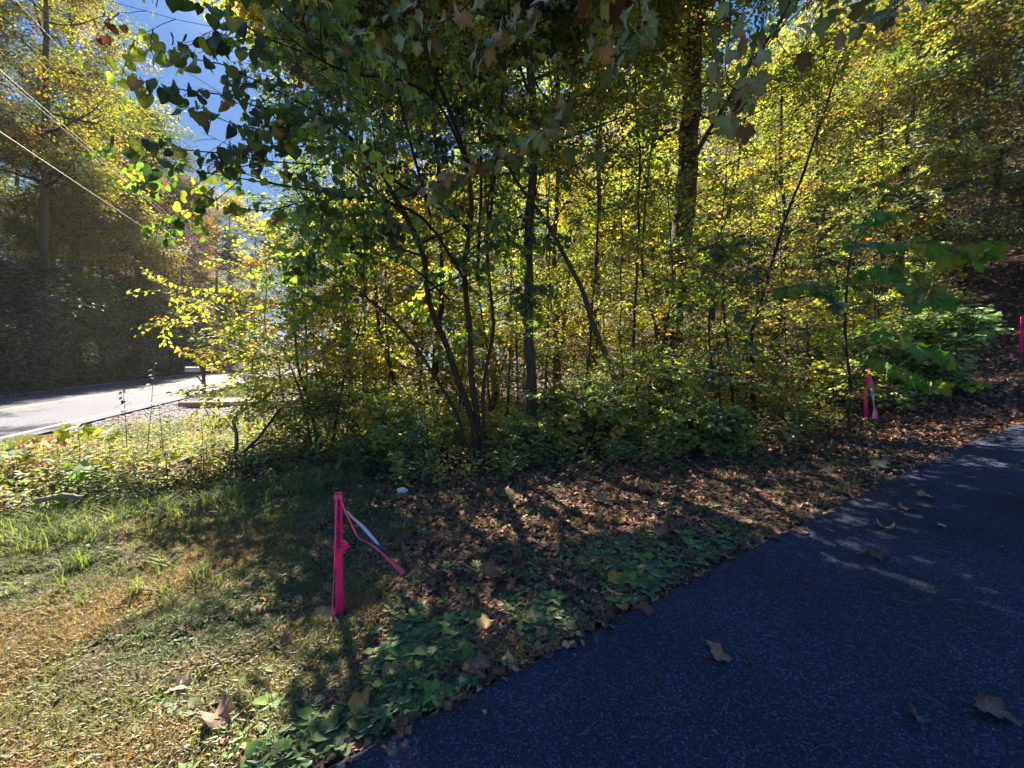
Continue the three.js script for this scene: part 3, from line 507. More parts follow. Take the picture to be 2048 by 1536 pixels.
// more stems of the thicket, each where the photograph shows one
const thicket = (u, d, rest, r, label, o = {}) => tree(o.name ?? 'sapling', label, o.cat ?? 'sapling', o.grp ?? null, [{ pts: stemPts(u, d, ...rest), r, r1: r * 0.3, crown: o.crown ?? 0.35, limbs: o.limbs ?? 11, n: 18 }], { reach: 1.2, kids: [5, 3], keep: 0.6, bark: bark.brown, ...o });
thicket(1282, 6.8, [[1272, 760], [1270, 560], [1276, 360], [1272, 180], [1265, -60]], 0.028, 'slender pole-straight sapling right of the leaning trunk');
thicket(1298, 7.2, [[1302, 740], [1312, 650], [1290, 590], [1285, 480], [1300, 330], [1330, 150]], 0.03, 'thin sapling with a sharp kink at its middle, left of the thickest trunk', { seed: 411 });
thicket(1512, 6.6, [[1508, 760], [1510, 660], [1535, 540], [1585, 400], [1640, 260], [1680, 120]], 0.04, 'dark stem right of the fresh green sapling, bending over to the right', { bark: bark.dark, pal: 'forest', spray: 'ovateFine' });
thicket(1546, 9.0, [[1552, 700], [1566, 600], [1572, 480], [1560, 300], [1570, 100]], 0.08, 'stout dark trunk leaning slightly right, behind the bending dark stem', { name: 'tree', cat: 'tree', bark: bark.dark, reach: 1.9, spray: 'ovateFine' });
thicket(1640, 10.5, [[1642, 640], [1638, 480], [1632, 300], [1640, 120], [1650, -150]], 0.07, 'grey sapling trunk on the slope above the second stake', { name: 'tree', cat: 'tree', bark: bark.grey, pal: 'forest', reach: 2.2, spray: 'ovateFine' });
thicket(870, 7.2, [[872, 700], [882, 560], [880, 400], [868, 250], [875, 40], [872, -250], [870, -520]], 0.05, 'upright dark stem behind the heart-leaved tree, straight and limbless below', { name: 'tree', cat: 'tree', bark: bark.dark, crown: 0.55, limbs: 30, reach: 4, top: 5 });
thicket(800, 7.0, [[790, 790], [760, 650], [745, 500], [735, 380], [705, 250], [680, 100], [660, -60]], 0.035, 'slanting dark sapling left of the heart-leaved tree', { bark: bark.dark, pal: 'redbud', spray: 'ovate', limbs: 20, reach: 1.7, thin: 1, keep: 0.95, crown: 0.45 });
thicket(1110, 7.8, [[1112, 700], [1108, 500], [1115, 300], [1110, 100], [1100, -120], [1095, -480]], 0.055, 'thin trunk close behind the straight grey trunk, on its right', { name: 'tree', cat: 'tree', reach: 3.2, limbs: 24, crown: 0.45, top: 2 });
thicket(1180, 8.5, [[1190, 700], [1195, 520], [1200, 340], [1195, 120], [1205, -150], [1215, -420]], 0.07, 'straight slim trunk seen between the grey trunk and the thickest one', { name: 'tree', cat: 'tree', reach: 2.2, limbs: 18, top: 1, crown: 0.4, spray: 'ovateFine', pal: 'sunny' });
thicket(1420, 10, [[1425, 620], [1440, 460], [1455, 430], [1480, 300], [1500, 150]], 0.07, 'forked trunk on the right of the thickest trunk', { name: 'tree', cat: 'tree', reach: 2, pal: 'sunny', spray: 'ovateFine' });
thicket(700, 7.6, [[702, 760], [690, 640], [670, 520], [640, 400]], 0.03, 'bushy sapling behind the yellow green shrub', { pal: 'dusk', limbs: 13 });
thicket(728, 8.4, [[730, 720], [726, 520], [722, 300], [728, 80], [735, -160], [740, -420]], 0.06, 'tall slim tree farther back, left of the heart-leaved tree, its crown high above', { name: 'tree', cat: 'tree', bark: bark.grey, crown: 0.6, limbs: 24, reach: 2.6, top: 4 });
const places = [['left of the heart-leaved tree', [[575, 7.2], [615, 6.9], [650, 7.6], [690, 6.8], [735, 7.3], [775, 6.6], [830, 7.6]]], ['between the heart-leaved tree and the straight grey trunk', [[915, 7.0], [985, 6.9], [1012, 7.5], [1035, 6.7]]], ['between the straight grey trunk and the leaning one', [[1088, 6.8], [1135, 7.2], [1165, 6.7], [1215, 7.6]]], ['between the leaning trunk and the thickest one', [[1245, 7.4], [1300, 6.6]]], ['between the thickest trunk and the bending dark stem', [[1440, 7.6], [1470, 6.8], [1492, 7.4]]], ['right of the bending dark stem', [[1580, 7.0], [1615, 7.7], [1668, 8.0], [1760, 8.6]]]];
{ const nth = ['first', 'second', 'third', 'fourth', 'fifth', 'sixth', 'seventh'], q = rng(333);
  for (const [where, list] of places) list.forEach(([u, d], k) => { const lean = (q() - 0.5) * 110, top = lerp(140, 420, q()) + (u < 700 ? 160 : 0), bow = (q() - 0.5) * 50;
    thicket(u, d, [[u + lean * 0.25 + bow * 0.5, 720], [u + lean * 0.5 + bow, (740 + top) / 2 + 60], [u + lean * 0.8 + bow * 0.5, (top * 2 + 740) / 3], [u + lean, top]], 0.012 + 0.012 * q(), `thin stem ${where}, ${nth[k]} from the left`, { grp: 'thin upright stems of the thicket', limbs: 13, crown: 0.2, reach: 1.05, keep: u > 1400 ? 0.26 : 0.42, spray: q() < 0.5 ? 'ovate' : 'ovateFine', size: 0.85, pal: q() < 0.55 ? 'sunny' : 'thicket', seed: 1200 + u, bark: q() < 0.5 ? bark.grey : bark.brown, elev: [-0.2, 0.7] }); });
}
// low bushes along the foot of the thicket
const bush = (u, d, h, w, label, o = {}) => {
  const b = root(u, d), r = rng(700 + u), trunks = Array.from({ length: o.stems ?? 4 }, (_, k) => { const a = k * 2.4 + r(), s = 0.12 * r(); const p0 = b.clone().add(V(Math.cos(a) * s, 0, Math.sin(a) * s)); return { pts: [p0, p0.clone().add(V(Math.cos(a) * w * 0.2, h * 0.4, Math.sin(a) * w * 0.2)), p0.clone().add(V(Math.cos(a) * w * 0.45, h * 0.95, Math.sin(a) * w * 0.45))], r: 0.012, r1: 0.004, crown: 0.12, limbs: o.limbs ?? 7, n: 8, sides: 6 }; });
  return tree(o.name ?? 'bush', label, o.cat ?? 'bush', o.grp, trunks, { reach: w * 0.5, kids: [4, 2], keep: 0.7, step: 0.2, seed: 900 + u, tone: 1.3, bark: bark.twig, ...o });
};
bush(760, 6.2, 1.0, 1.2, 'dim green bush at the foot of the slanting dark sapling', { pal: 'thicket', keep: 0.5 });
bush(860, 6.0, 0.7, 0.9, 'small leafy bush in front of the heart-leaved tree', { pal: 'thicket', size: 0.8 });
bush(1020, 6.0, 0.5, 0.8, 'low bush at the foot of the straight grey trunk', { pal: 'thicket', size: 0.7 });
bush(1120, 6.6, 1.0, 1.1, 'twiggy dark bush between the grey trunk and the leaning one', { pal: 'dusk', spray: 'ovateFine', keep: 0.5 });
bush(1180, 6.1, 0.8, 1.0, 'broad-leaved bush left of the foot of the leaning trunk', { pal: 'thicket', spray: 'maple', size: 0.65, keep: 0.6 });
bush(1340, 6.2, 1.1, 1.2, 'green bush below the kinked sapling', { pal: 'thicket', spray: 'ovate', size: 0.85, keep: 0.6 });
bush(1400, 5.7, 0.45, 0.6, 'small round-leaved bush at the edge of the leaf litter', { pal: 'mapleTurn', spray: 'heart', size: 0.8 });
bush(1600, 6.2, 0.8, 1.2, 'thin bush left of the second stake', { pal: 'sunny', size: 0.8, keep: 0.3 });
bush(1660, 7.3, 1.1, 1.1, 'airy bush right behind the second stake', { pal: 'thicket', keep: 0.3 });
bush(1800, 7.6, 1.2, 1.6, 'low green bush on the bank right of the second stake', { pal: 'maple', spray: 'maple' });
bush(600, 6.6, 0.8, 1.3, 'brownish dense bush below the yellow green shrub', { pal: 'dusk', spray: 'ovateFine' });
bush(700, 7.4, 1.6, 1.6, 'rounded bush deep in the left end of the thicket', { pal: 'sunny' });
bush(960, 8.0, 1.8, 1.8, 'sunlit bush showing between the stems of the heart-leaved tree', { pal: 'sunny', spray: 'ovateFine', keep: 0.45 });
bush(1250, 8.2, 1.9, 1.8, 'sunlit bush seen behind the leaning trunk', { pal: 'sunny', spray: 'ovateFine', keep: 0.45 });
bush(1500, 8.0, 1.6, 1.6, 'dense bush at the foot of the stout dark trunk', { pal: 'thicket', spray: 'ovateFine', keep: 0.45 });
bush(1740, 9.5, 2.0, 2.0, 'tall shrub on the slope behind the bright maple leaves', { pal: 'thicket', spray: 'ovateFine' });

// ---------------------------------------------------------------- the wood behind: a middle row of trees one can tell apart, then a mass
const wood = (x, d, h, r, label, o = {}) => { const b = V(x, H(x, d) - 0.1, -d), q = rng(Math.round(1000 + x * 37 + d * 11)); const lean = (q() - 0.5) * 1.2;
  return tree('tree', label, 'tree', o.grp, [{ pts: [b, b.clone().add(V(lean * 0.3, h * 0.3, 0)), b.clone().add(V(lean * 0.6, h * 0.65, (q() - 0.5) * 0.8)), b.clone().add(V(lean, h, (q() - 0.5) * 1.2))], r, r1: r * 0.25, crown: o.crown ?? 0.22, limbs: o.limbs ?? 20, n: 16, sides: 7 }],
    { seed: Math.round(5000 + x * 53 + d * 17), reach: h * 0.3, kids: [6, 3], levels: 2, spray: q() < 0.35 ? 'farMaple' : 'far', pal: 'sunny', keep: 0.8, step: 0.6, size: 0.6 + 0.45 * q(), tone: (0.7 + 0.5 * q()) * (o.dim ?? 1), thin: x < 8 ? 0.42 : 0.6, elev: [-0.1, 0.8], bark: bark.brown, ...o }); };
const inWood = 'trees of the wood behind the thicket', onSlope = 'trees of the wooded slope on the right';
for (const [x, d, h, r, pal, label] of [
  [-4.5, 14, 8, 0.1, 'sunny', 'yellow green tree behind the rounded bush at the left end of the thicket'],
  [-2.5, 12, 7.5, 0.08, 'sunny', 'slight yellow green tree seen left of the heart-leaved tree'],
  [-0.5, 13.5, 9, 0.11, 'thicket', 'green tree in the wood straight behind the foot of the heart-leaved tree'],
  [1.2, 11.5, 7, 0.07, 'sunny', 'small bright yellow green tree behind the thin trunk on the right of the grey trunk'],
  [2.6, 14.5, 9, 0.12, 'sunny', 'yellow green tree behind the straight slim trunk'],
  [4.2, 12, 8, 0.09, 'thicket', 'leafy green tree directly behind the thickest trunk, nearest of three there'],
  [5.6, 15, 9, 0.12, 'sunny', 'bright yellow green tree showing just right of the thickest trunk'],
  [7.2, 12.5, 8.5, 0.1, 'forest', 'olive tree behind the bending dark stem'],
  [0.6, 18, 11, 0.15, 'sunny', 'tall pale green tree far behind the straight grey trunk'],
  [-3.5, 19, 10, 0.13, 'golden', 'golden tree far behind the upright dark sapling'],
  [-6.8, 21, 9, 0.12, 'golden', 'golden green tree far behind the left end of the thicket, leftmost in the wood'],
  [3.8, 19.5, 11, 0.15, 'golden', 'tall yellowish tree far behind the straight slim trunk'],
  [7.0, 20, 11, 0.16, 'golden', 'tall yellow tree far behind the thickest trunk, farthest of three there'],
  [9.2, 16, 10, 0.13, 'forest', 'tall olive green tree where the slope begins, behind the stout dark trunk']]) wood(x, d, h * (d < 16 ? 0.72 : 0.9), r, label, { grp: inWood, pal });
for (const [x, d, h, r, pal, label] of [
  [9.5, 11.2, 7, 0.08, 'thicket', 'green tree on the slope above the second stake, lowest on the bank'],
  [11.5, 13, 8, 0.1, 'forest', 'olive green tree on the slope above the bright maple leaves'],
  [13.5, 11, 8, 0.1, 'forest', 'olive tree at the right edge above the farthest stake'],
  [12.2, 17, 10, 0.14, 'forest', 'tall olive green tree on the slope behind the grey sapling trunk'],
  [15.5, 14, 9, 0.12, 'forest', 'olive tree on the slope, up and left of the farthest stake'],
  [16, 19, 11, 0.15, 'thicket', 'tall green tree high on the slope, above the bright maple leaves'],
  [20, 16.5, 10, 0.14, 'airy', 'greyish tree high on the slope at the right edge'],
  [21.5, 21, 11, 0.15, 'airy', 'greyish olive tree topmost on the slope at the upper right'],
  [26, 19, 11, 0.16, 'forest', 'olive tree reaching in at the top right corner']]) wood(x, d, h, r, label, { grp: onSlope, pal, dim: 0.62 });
wood(14.8, 17.5, 8.5, 0.1, 'russet orange tree glowing among the olive green ones high on the slope', { pal: 'orange' });
// the far woodland that reads as one mass
{
  const r = rng(42), items = [], tw = new MB();
  const grow = (x, d, h, w, pal, n) => { const b = V(x, H(x, d), -d); tw.tube([b, b.clone().add(V((r() - 0.5) * 0.8, h * 0.5, 0)), b.clone().add(V((r() - 0.5) * 1.5, h * 0.92, 0))], [0.16, 0.11, 0.03], 5);
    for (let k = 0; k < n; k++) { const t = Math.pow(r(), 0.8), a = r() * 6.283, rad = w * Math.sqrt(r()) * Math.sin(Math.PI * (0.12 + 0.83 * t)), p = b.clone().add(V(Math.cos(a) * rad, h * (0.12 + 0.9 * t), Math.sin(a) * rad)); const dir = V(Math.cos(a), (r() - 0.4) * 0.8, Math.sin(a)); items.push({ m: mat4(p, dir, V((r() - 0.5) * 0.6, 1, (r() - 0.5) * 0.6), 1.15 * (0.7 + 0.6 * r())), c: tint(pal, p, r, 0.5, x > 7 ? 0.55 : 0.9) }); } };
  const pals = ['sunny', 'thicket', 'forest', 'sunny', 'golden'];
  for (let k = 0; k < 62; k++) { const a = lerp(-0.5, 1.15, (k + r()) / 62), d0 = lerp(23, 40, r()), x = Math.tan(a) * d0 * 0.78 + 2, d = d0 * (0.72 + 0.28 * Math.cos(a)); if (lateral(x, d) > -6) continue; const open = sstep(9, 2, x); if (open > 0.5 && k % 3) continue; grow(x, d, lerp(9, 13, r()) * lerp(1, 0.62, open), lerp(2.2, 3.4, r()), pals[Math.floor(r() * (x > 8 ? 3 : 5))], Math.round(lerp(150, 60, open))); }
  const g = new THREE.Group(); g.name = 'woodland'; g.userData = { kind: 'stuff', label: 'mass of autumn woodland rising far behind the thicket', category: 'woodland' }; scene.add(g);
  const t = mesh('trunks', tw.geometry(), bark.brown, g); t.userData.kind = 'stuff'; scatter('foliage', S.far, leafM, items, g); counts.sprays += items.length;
}
// ---------------------------------------------------------------- across the road
const across = (l, s, h, r, label, o = {}) => { const x = RX + TX * s - TD * l, d = RD + TD * s + TX * l, b = V(x, H(x, d) - 0.1, -d), q = rng(Math.round(2000 + l * 13 + s * 7));
  return tree(o.name ?? 'tree', label, o.cat ?? 'tree', o.grp, [{ pts: [b, b.clone().add(V(o.lean ?? 0.3, h * 0.4, 0)), b.clone().add(V((o.lean ?? 0.3) * 1.5, h * 0.75, 0)), b.clone().add(V((o.lean ?? 0.3) * 1.6, h, 0))], r, r1: r * 0.2, crown: o.crown ?? 0.3, limbs: o.limbs ?? 26, n: 20, sides: 8 }],
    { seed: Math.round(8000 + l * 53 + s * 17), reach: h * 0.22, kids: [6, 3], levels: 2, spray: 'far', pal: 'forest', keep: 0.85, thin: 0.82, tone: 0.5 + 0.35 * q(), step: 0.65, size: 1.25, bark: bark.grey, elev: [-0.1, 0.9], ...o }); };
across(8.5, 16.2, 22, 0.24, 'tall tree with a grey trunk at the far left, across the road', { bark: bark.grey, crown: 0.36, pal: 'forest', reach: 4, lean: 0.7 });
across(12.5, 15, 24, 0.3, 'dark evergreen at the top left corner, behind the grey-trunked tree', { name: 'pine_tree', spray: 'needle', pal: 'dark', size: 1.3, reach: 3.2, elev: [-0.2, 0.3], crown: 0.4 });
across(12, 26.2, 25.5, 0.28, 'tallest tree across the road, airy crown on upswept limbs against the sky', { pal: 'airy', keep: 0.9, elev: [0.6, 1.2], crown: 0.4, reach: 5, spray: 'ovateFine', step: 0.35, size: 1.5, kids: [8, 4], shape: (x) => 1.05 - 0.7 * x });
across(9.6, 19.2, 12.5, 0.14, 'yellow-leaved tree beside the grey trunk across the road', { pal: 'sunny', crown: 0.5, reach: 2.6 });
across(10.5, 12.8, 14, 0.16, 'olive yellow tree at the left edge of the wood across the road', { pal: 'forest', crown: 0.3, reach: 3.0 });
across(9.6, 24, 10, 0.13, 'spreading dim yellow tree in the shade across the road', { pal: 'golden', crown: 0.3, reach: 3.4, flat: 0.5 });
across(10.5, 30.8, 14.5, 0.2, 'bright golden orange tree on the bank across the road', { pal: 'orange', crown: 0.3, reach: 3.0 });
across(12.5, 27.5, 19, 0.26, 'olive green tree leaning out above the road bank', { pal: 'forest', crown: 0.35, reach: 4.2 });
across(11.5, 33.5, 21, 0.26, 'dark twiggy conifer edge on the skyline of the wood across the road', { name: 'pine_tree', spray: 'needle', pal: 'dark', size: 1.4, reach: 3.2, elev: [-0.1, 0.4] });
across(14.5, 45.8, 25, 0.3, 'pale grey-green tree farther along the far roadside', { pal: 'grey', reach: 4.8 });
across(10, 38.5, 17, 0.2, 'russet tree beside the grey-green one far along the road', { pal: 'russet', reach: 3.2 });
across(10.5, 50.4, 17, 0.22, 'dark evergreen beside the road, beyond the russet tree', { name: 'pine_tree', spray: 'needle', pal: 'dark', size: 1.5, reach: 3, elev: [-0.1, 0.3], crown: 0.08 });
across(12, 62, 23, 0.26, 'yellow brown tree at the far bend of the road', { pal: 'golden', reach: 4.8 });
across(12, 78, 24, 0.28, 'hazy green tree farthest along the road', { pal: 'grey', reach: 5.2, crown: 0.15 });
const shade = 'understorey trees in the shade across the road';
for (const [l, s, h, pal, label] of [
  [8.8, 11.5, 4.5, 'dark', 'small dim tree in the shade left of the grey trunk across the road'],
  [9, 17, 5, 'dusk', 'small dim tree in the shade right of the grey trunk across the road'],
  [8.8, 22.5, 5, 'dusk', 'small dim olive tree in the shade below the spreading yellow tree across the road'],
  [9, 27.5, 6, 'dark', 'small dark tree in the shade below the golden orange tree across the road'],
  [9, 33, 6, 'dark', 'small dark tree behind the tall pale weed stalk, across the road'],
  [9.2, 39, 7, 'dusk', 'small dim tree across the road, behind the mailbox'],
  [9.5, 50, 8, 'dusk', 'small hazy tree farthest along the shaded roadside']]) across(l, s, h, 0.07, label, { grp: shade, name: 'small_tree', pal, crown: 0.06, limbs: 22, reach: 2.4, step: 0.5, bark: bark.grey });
{ // the wood behind them, a mass
  const r = rng(77), items = [], tw = new MB();
  for (let k = 0; k < 60; k++) { const s = lerp(-14, 110, (k + r()) / 60), l = lerp(16, 32, r()), x = RX + TX * s - TD * l, d = RD + TD * s + TX * l, b = V(x, H(x, d), -d), h = lerp(13, 20, r()), w = lerp(3, 4.4, r()), pal = ['forest', 'dusk', 'golden', 'grey', 'forest'][Math.floor(r() * 5)]; if (d < 4) continue;
    tw.tube([b, b.clone().add(V((r() - 0.5), h * 0.5, 0)), b.clone().add(V((r() - 0.5) * 2, h * 0.95, 0))], [0.26, 0.18, 0.05], 6);
    for (let j = 0; j < 190; j++) { const t = r(), a = r() * 6.283, rad = w * Math.sqrt(r()) * Math.sin(Math.PI * (0.12 + 0.83 * t)), p = b.clone().add(V(Math.cos(a) * rad, h * (0.08 + 0.94 * t), Math.sin(a) * rad)); items.push({ m: mat4(p, V(Math.cos(a), (r() - 0.4) * 0.8, Math.sin(a)), V((r() - 0.5) * 0.6, 1, (r() - 0.5) * 0.6), 1.5 * (0.7 + 0.6 * r())), c: tint(pal, p, r, 0.4, 0.6) }); } }
  const g = new THREE.Group(); g.name = 'roadside_wood'; g.userData = { kind: 'stuff', label: 'mass of tall wood standing behind the trees across the road', category: 'woodland' }; scene.add(g);
  const t = mesh('trunks', tw.geometry(), bark.grey, g); t.userData.kind = 'stuff'; scatter('foliage', S.far, leafM, items, g); counts.sprays += items.length;
}

// ---------------------------------------------------------------- road furniture
{ // utility pole and its lines
  const x = -18.0, d = 30, b = V(x, H(x, d), -d), g = group('utility_pole', 'grey wooden utility pole beside the road, half hidden by the yellow green shrub', 'utility pole', b), m = new MB();
  const pole = [V(0, -0.3, 0), V(0, 4, 0), V(0.02, 8.6, 0)]; m.tube(pole, [0.16, 0.145, 0.12], 10); mesh('pole', m.geometry(), bark.pale, g);
  const a = new MB(); a.tube([V(-0.9, 7.9, 0.16), V(0.9, 7.9, 0.16)], [0.06, 0.06], 6); mesh('crossarm', a.geometry(), bark.pale, g);
  for (const dx of [-0.8, 0.8]) mesh('insulator', new THREE.LatheGeometry([[0, 0], [0.05, 0], [0.05, 0.04], [0.03, 0.05], [0.055, 0.09], [0.03, 0.12], [0, 0.14]].map(([p, q]) => new THREE.Vector2(p, q)), 8).translate(dx, 7.96, 0.16), std({ name: 'porcelain', color: col(0.3, 0.28, 0.27), roughness: 0.3 }), g);
  const wire = (h0, far, r, sag, dz, label, mat) => { const p0 = b.clone().add(V(dz, h0, 0.16)), p1 = at(...far), dir = V().subVectors(p1, p0), end = p0.clone().addScaledVector(dir, 1.9), c = [], n = 40; for (let k = 0; k <= n; k++) { const t = k / n, p = p0.clone().lerp(end, t); const s1 = 1 / 1.9; p.y -= sag * 4 * (t * (1 - t) - (s1 * (1 - s1)) * (t / s1)); c.push(p); } const w = new MB(); w.tube(c, c.map(() => r), 6); const o = group('power_line', label, 'power line', p0); mesh('cable', w.geometry(p0), mat, o); };
  const al = std({ name: 'bare aluminium cable', color: col(0.2, 0.195, 0.185), roughness: 0.7, metalness: 0.3 }), dk = std({ name: 'weathered cable', color: col(0.3, 0.29, 0.28), roughness: 0.7, metalness: 0.2 });
  wire(5.75, [0, 264, 9.3], 0.013, 0.25, 0, 'thick bright cable, lowest of the lines strung along the road', al);
  wire(6.5, [0, 150, 9.3], 0.011, 0.25, -0.05, 'thin line of the close pair above the bright cable, the lower one', dk);
  wire(6.62, [0, 141, 9.3], 0.011, 0.25, 0.05, 'thin line of the close pair above the bright cable, the upper one', dk);
  wire(8.05, [31, 0, 9.6], 0.006, 0.25, 0.8, 'thinnest line, topmost of the lines strung along the road', dk);
}
{ // mailbox
  const x = -13.35, d = 18.6, b = V(x, H(x, d), -d), g = group('mailbox', 'roadside mailbox on a dark wooden post beside the road', 'mailbox', b); g.rotation.y = 0.30;
  const post = new THREE.BoxGeometry(0.11, 1.35, 0.11).translate(0, 0.5, 0); mesh('post', post, bark.dark, g);
  mesh('arm', new THREE.BoxGeometry(0.62, 0.09, 0.09).translate(-0.25, 0.93, 0.103), bark.dark, g);
  const br = new MB(); br.tube([V(-0.32, 0.88, 0.02), V(-0.05, 0.55, 0.02)], [0.035, 0.035], 4); mesh('brace', br.geometry(), bark.dark, g);
  const sh = new THREE.Shape(); sh.moveTo(-0.09, 0); sh.lineTo(0.09, 0); sh.lineTo(0.09, 0.11); sh.absarc(0, 0.11, 0.09, 0, Math.PI); sh.lineTo(-0.09, 0);
  const bx = new THREE.ExtrudeGeometry(sh, { depth: 0.5, bevelEnabled: true, bevelSize: 0.004, bevelThickness: 0.004, bevelSegments: 1, curveSegments: 8 }).rotateY(Math.PI / 2).translate(-0.62, 0.98, 0.10);
  mesh('box', bx, std({ name: 'galvanised steel', color: col(0.42, 0.41, 0.40), roughness: 0.38, metalness: 0.6 }), g);
  mesh('flag', new THREE.BoxGeometry(0.03, 0.16, 0.008).translate(-0.2, 1.14, 0.21), std({ name: 'red flag paint', color: col(0.45, 0.03, 0.02), roughness: 0.5 }), g);
}
{ // gravel mouth of a neighbouring drive with a concrete slab
  const q = (l, s) => [RX + TX * s - TD * l, RD + TD * s + TX * l], r = rng(9), items = [];
  for (let k = 0; k < 5200; k++) { const l = -0.5 - 4.6 * r(), s = 1.0 + 7.4 * r(); if (l < -0.5 - 4.6 * Math.sin(Math.PI * clamp((s - 0.8) / 7.8)) ** 0.5) continue; const [x, d] = q(l, s), p = G(x, -d), k2 = 0.025 + 0.05 * r() * r(); items.push({ m: mat4(p, V(r() - 0.5, 0, r() - 0.5), V((r() - 0.5) * 0.6, 1, (r() - 0.5) * 0.6), V(k2, k2 * 0.6, k2 * 0.9)), c: col(0.30 + 0.15 * r(), 0.28 + 0.12 * r(), 0.28 + 0.1 * r()) }); }
  scatter('gravel', [new THREE.IcosahedronGeometry(1, 0)], std({ name: 'grey gravel', roughness: 0.95 }), items, scene, 'grey gravel spread between the weeds and the road', 'gravel');
  const [sx, sd] = q(-2.9, 5.4), y = H(sx, sd), g = group('concrete_slab', 'tan concrete slab on the gravel near the roadside', 'concrete slab', V(sx, y, -sd)); g.rotation.y = 0.25;
  const sl = new THREE.Shape([[-1.5, -0.8], [1.6, -0.9], [2.2, 0.9], [-0.6, 1.05]].map(([a, b]) => new THREE.Vector2(a, b)));
  mesh('slab', new THREE.ExtrudeGeometry(sl, { depth: 0.12, bevelEnabled: true, bevelSize: 0.015, bevelThickness: 0.015, bevelSegments: 2 }).rotateX(-Math.PI / 2).translate(0, 0.0, 0), std({ name: 'concrete', color: col(0.42, 0.34, 0.25), map: soilMap, bumpMap: soilBump, bumpScale: 0.01, roughness: 0.95 }), g);
}

// ---------------------------------------------------------------- survey stakes
const font = await new FontLoader().loadAsync('fonts/droid/droid_sans_bold.typeface.json');
const grain = dataTex(128, 256, (i, j) => { const v = 0.86 + 0.14 * clamp(0.5 + 1.3 * noise(i * 0.22, j * 0.012, 3) + 0.25 * noise(i * 0.9, j * 0.05, 8)) - 0.12 * (noise(i * 0.05, j * 0.03, 12) > 0.42); return [v, v, v]; }); grain.repeat.set(9, 3);
const pink = std({ name: 'fluorescent pink paint', color: col(0.85, 0.010, 0.14), map: grain, bumpMap: grain, bumpScale: 0.002, roughness: 0.7 }), tape = new THREE.MeshPhysicalMaterial({ name: 'pink flagging tape', color: col(0.95, 0.10, 0.32), roughness: 0.8, transmission: 0.25, thickness: 0, side: THREE.DoubleSide, clearcoat: 0.5, clearcoatRoughness: 0.3 }), tapeBack = std({ name: 'white flagging tape', color: col(0.55, 0.55, 0.75), roughness: 0.4, side: THREE.DoubleSide }), tapeBlue = std({ name: 'blue tape end', color: col(0.05, 0.03, 0.45), roughness: 0.4, side: THREE.DoubleSide }), ink = std({ name: 'dark marker ink', color: col(0.16, 0.0, 0.03), roughness: 0.7 });
function ribbon(pts, widths, spin, n = 30) {                         // a thin twisted strip of tape, both faces and rims
  const c = smooth(pts, n), p = [], uv = [], idx = [], t = V(), s = V(), f = V(), th = 0.0006;
  for (let k = 0; k <= n; k++) { t.subVectors(c[Math.min(n, k + 1)], c[Math.max(0, k - 1)]).normalize(); s.crossVectors(t, V(0, 0, 1)).normalize(); s.applyAxisAngle(t, spin(k / n)); f.crossVectors(s, t); const w = widths(k / n) / 2; for (const [a, b] of [[-w, th], [w, th], [w, -th], [-w, -th]]) p.push(c[k].x + s.x * a + f.x * b, c[k].y + s.y * a + f.y * b, c[k].z + s.z * a + f.z * b); }
  for (let k = 0; k < n; k++) for (let j = 0; j < 4; j++) { const a = k * 4 + j, b = k * 4 + (j + 1) % 4; idx.push(a, b, a + 4, b, b + 4, a + 4); }
  const g = new THREE.BufferGeometry(); g.setAttribute('position', new THREE.Float32BufferAttribute(p, 3)); g.setIndex(idx); const q = g.toNonIndexed(); q.computeVertexNormals(); return q;
}
function slat(w, h, t, sink, chip) { // flat lath with softened edges and a little split at the top
  const s = new THREE.Shape(); s.moveTo(-w / 2, -sink); s.lineTo(w / 2, -sink); s.lineTo(w / 2, h); s.lineTo(w * 0.1, h - 0.002); s.lineTo(-w / 2, h - chip); s.closePath();
  return new THREE.ExtrudeGeometry(s, { depth: t - 0.002, bevelEnabled: true, bevelSize: 0.001, bevelThickness: 0.001, bevelSegments: 1 }).translate(0, 0, -t / 2);
}
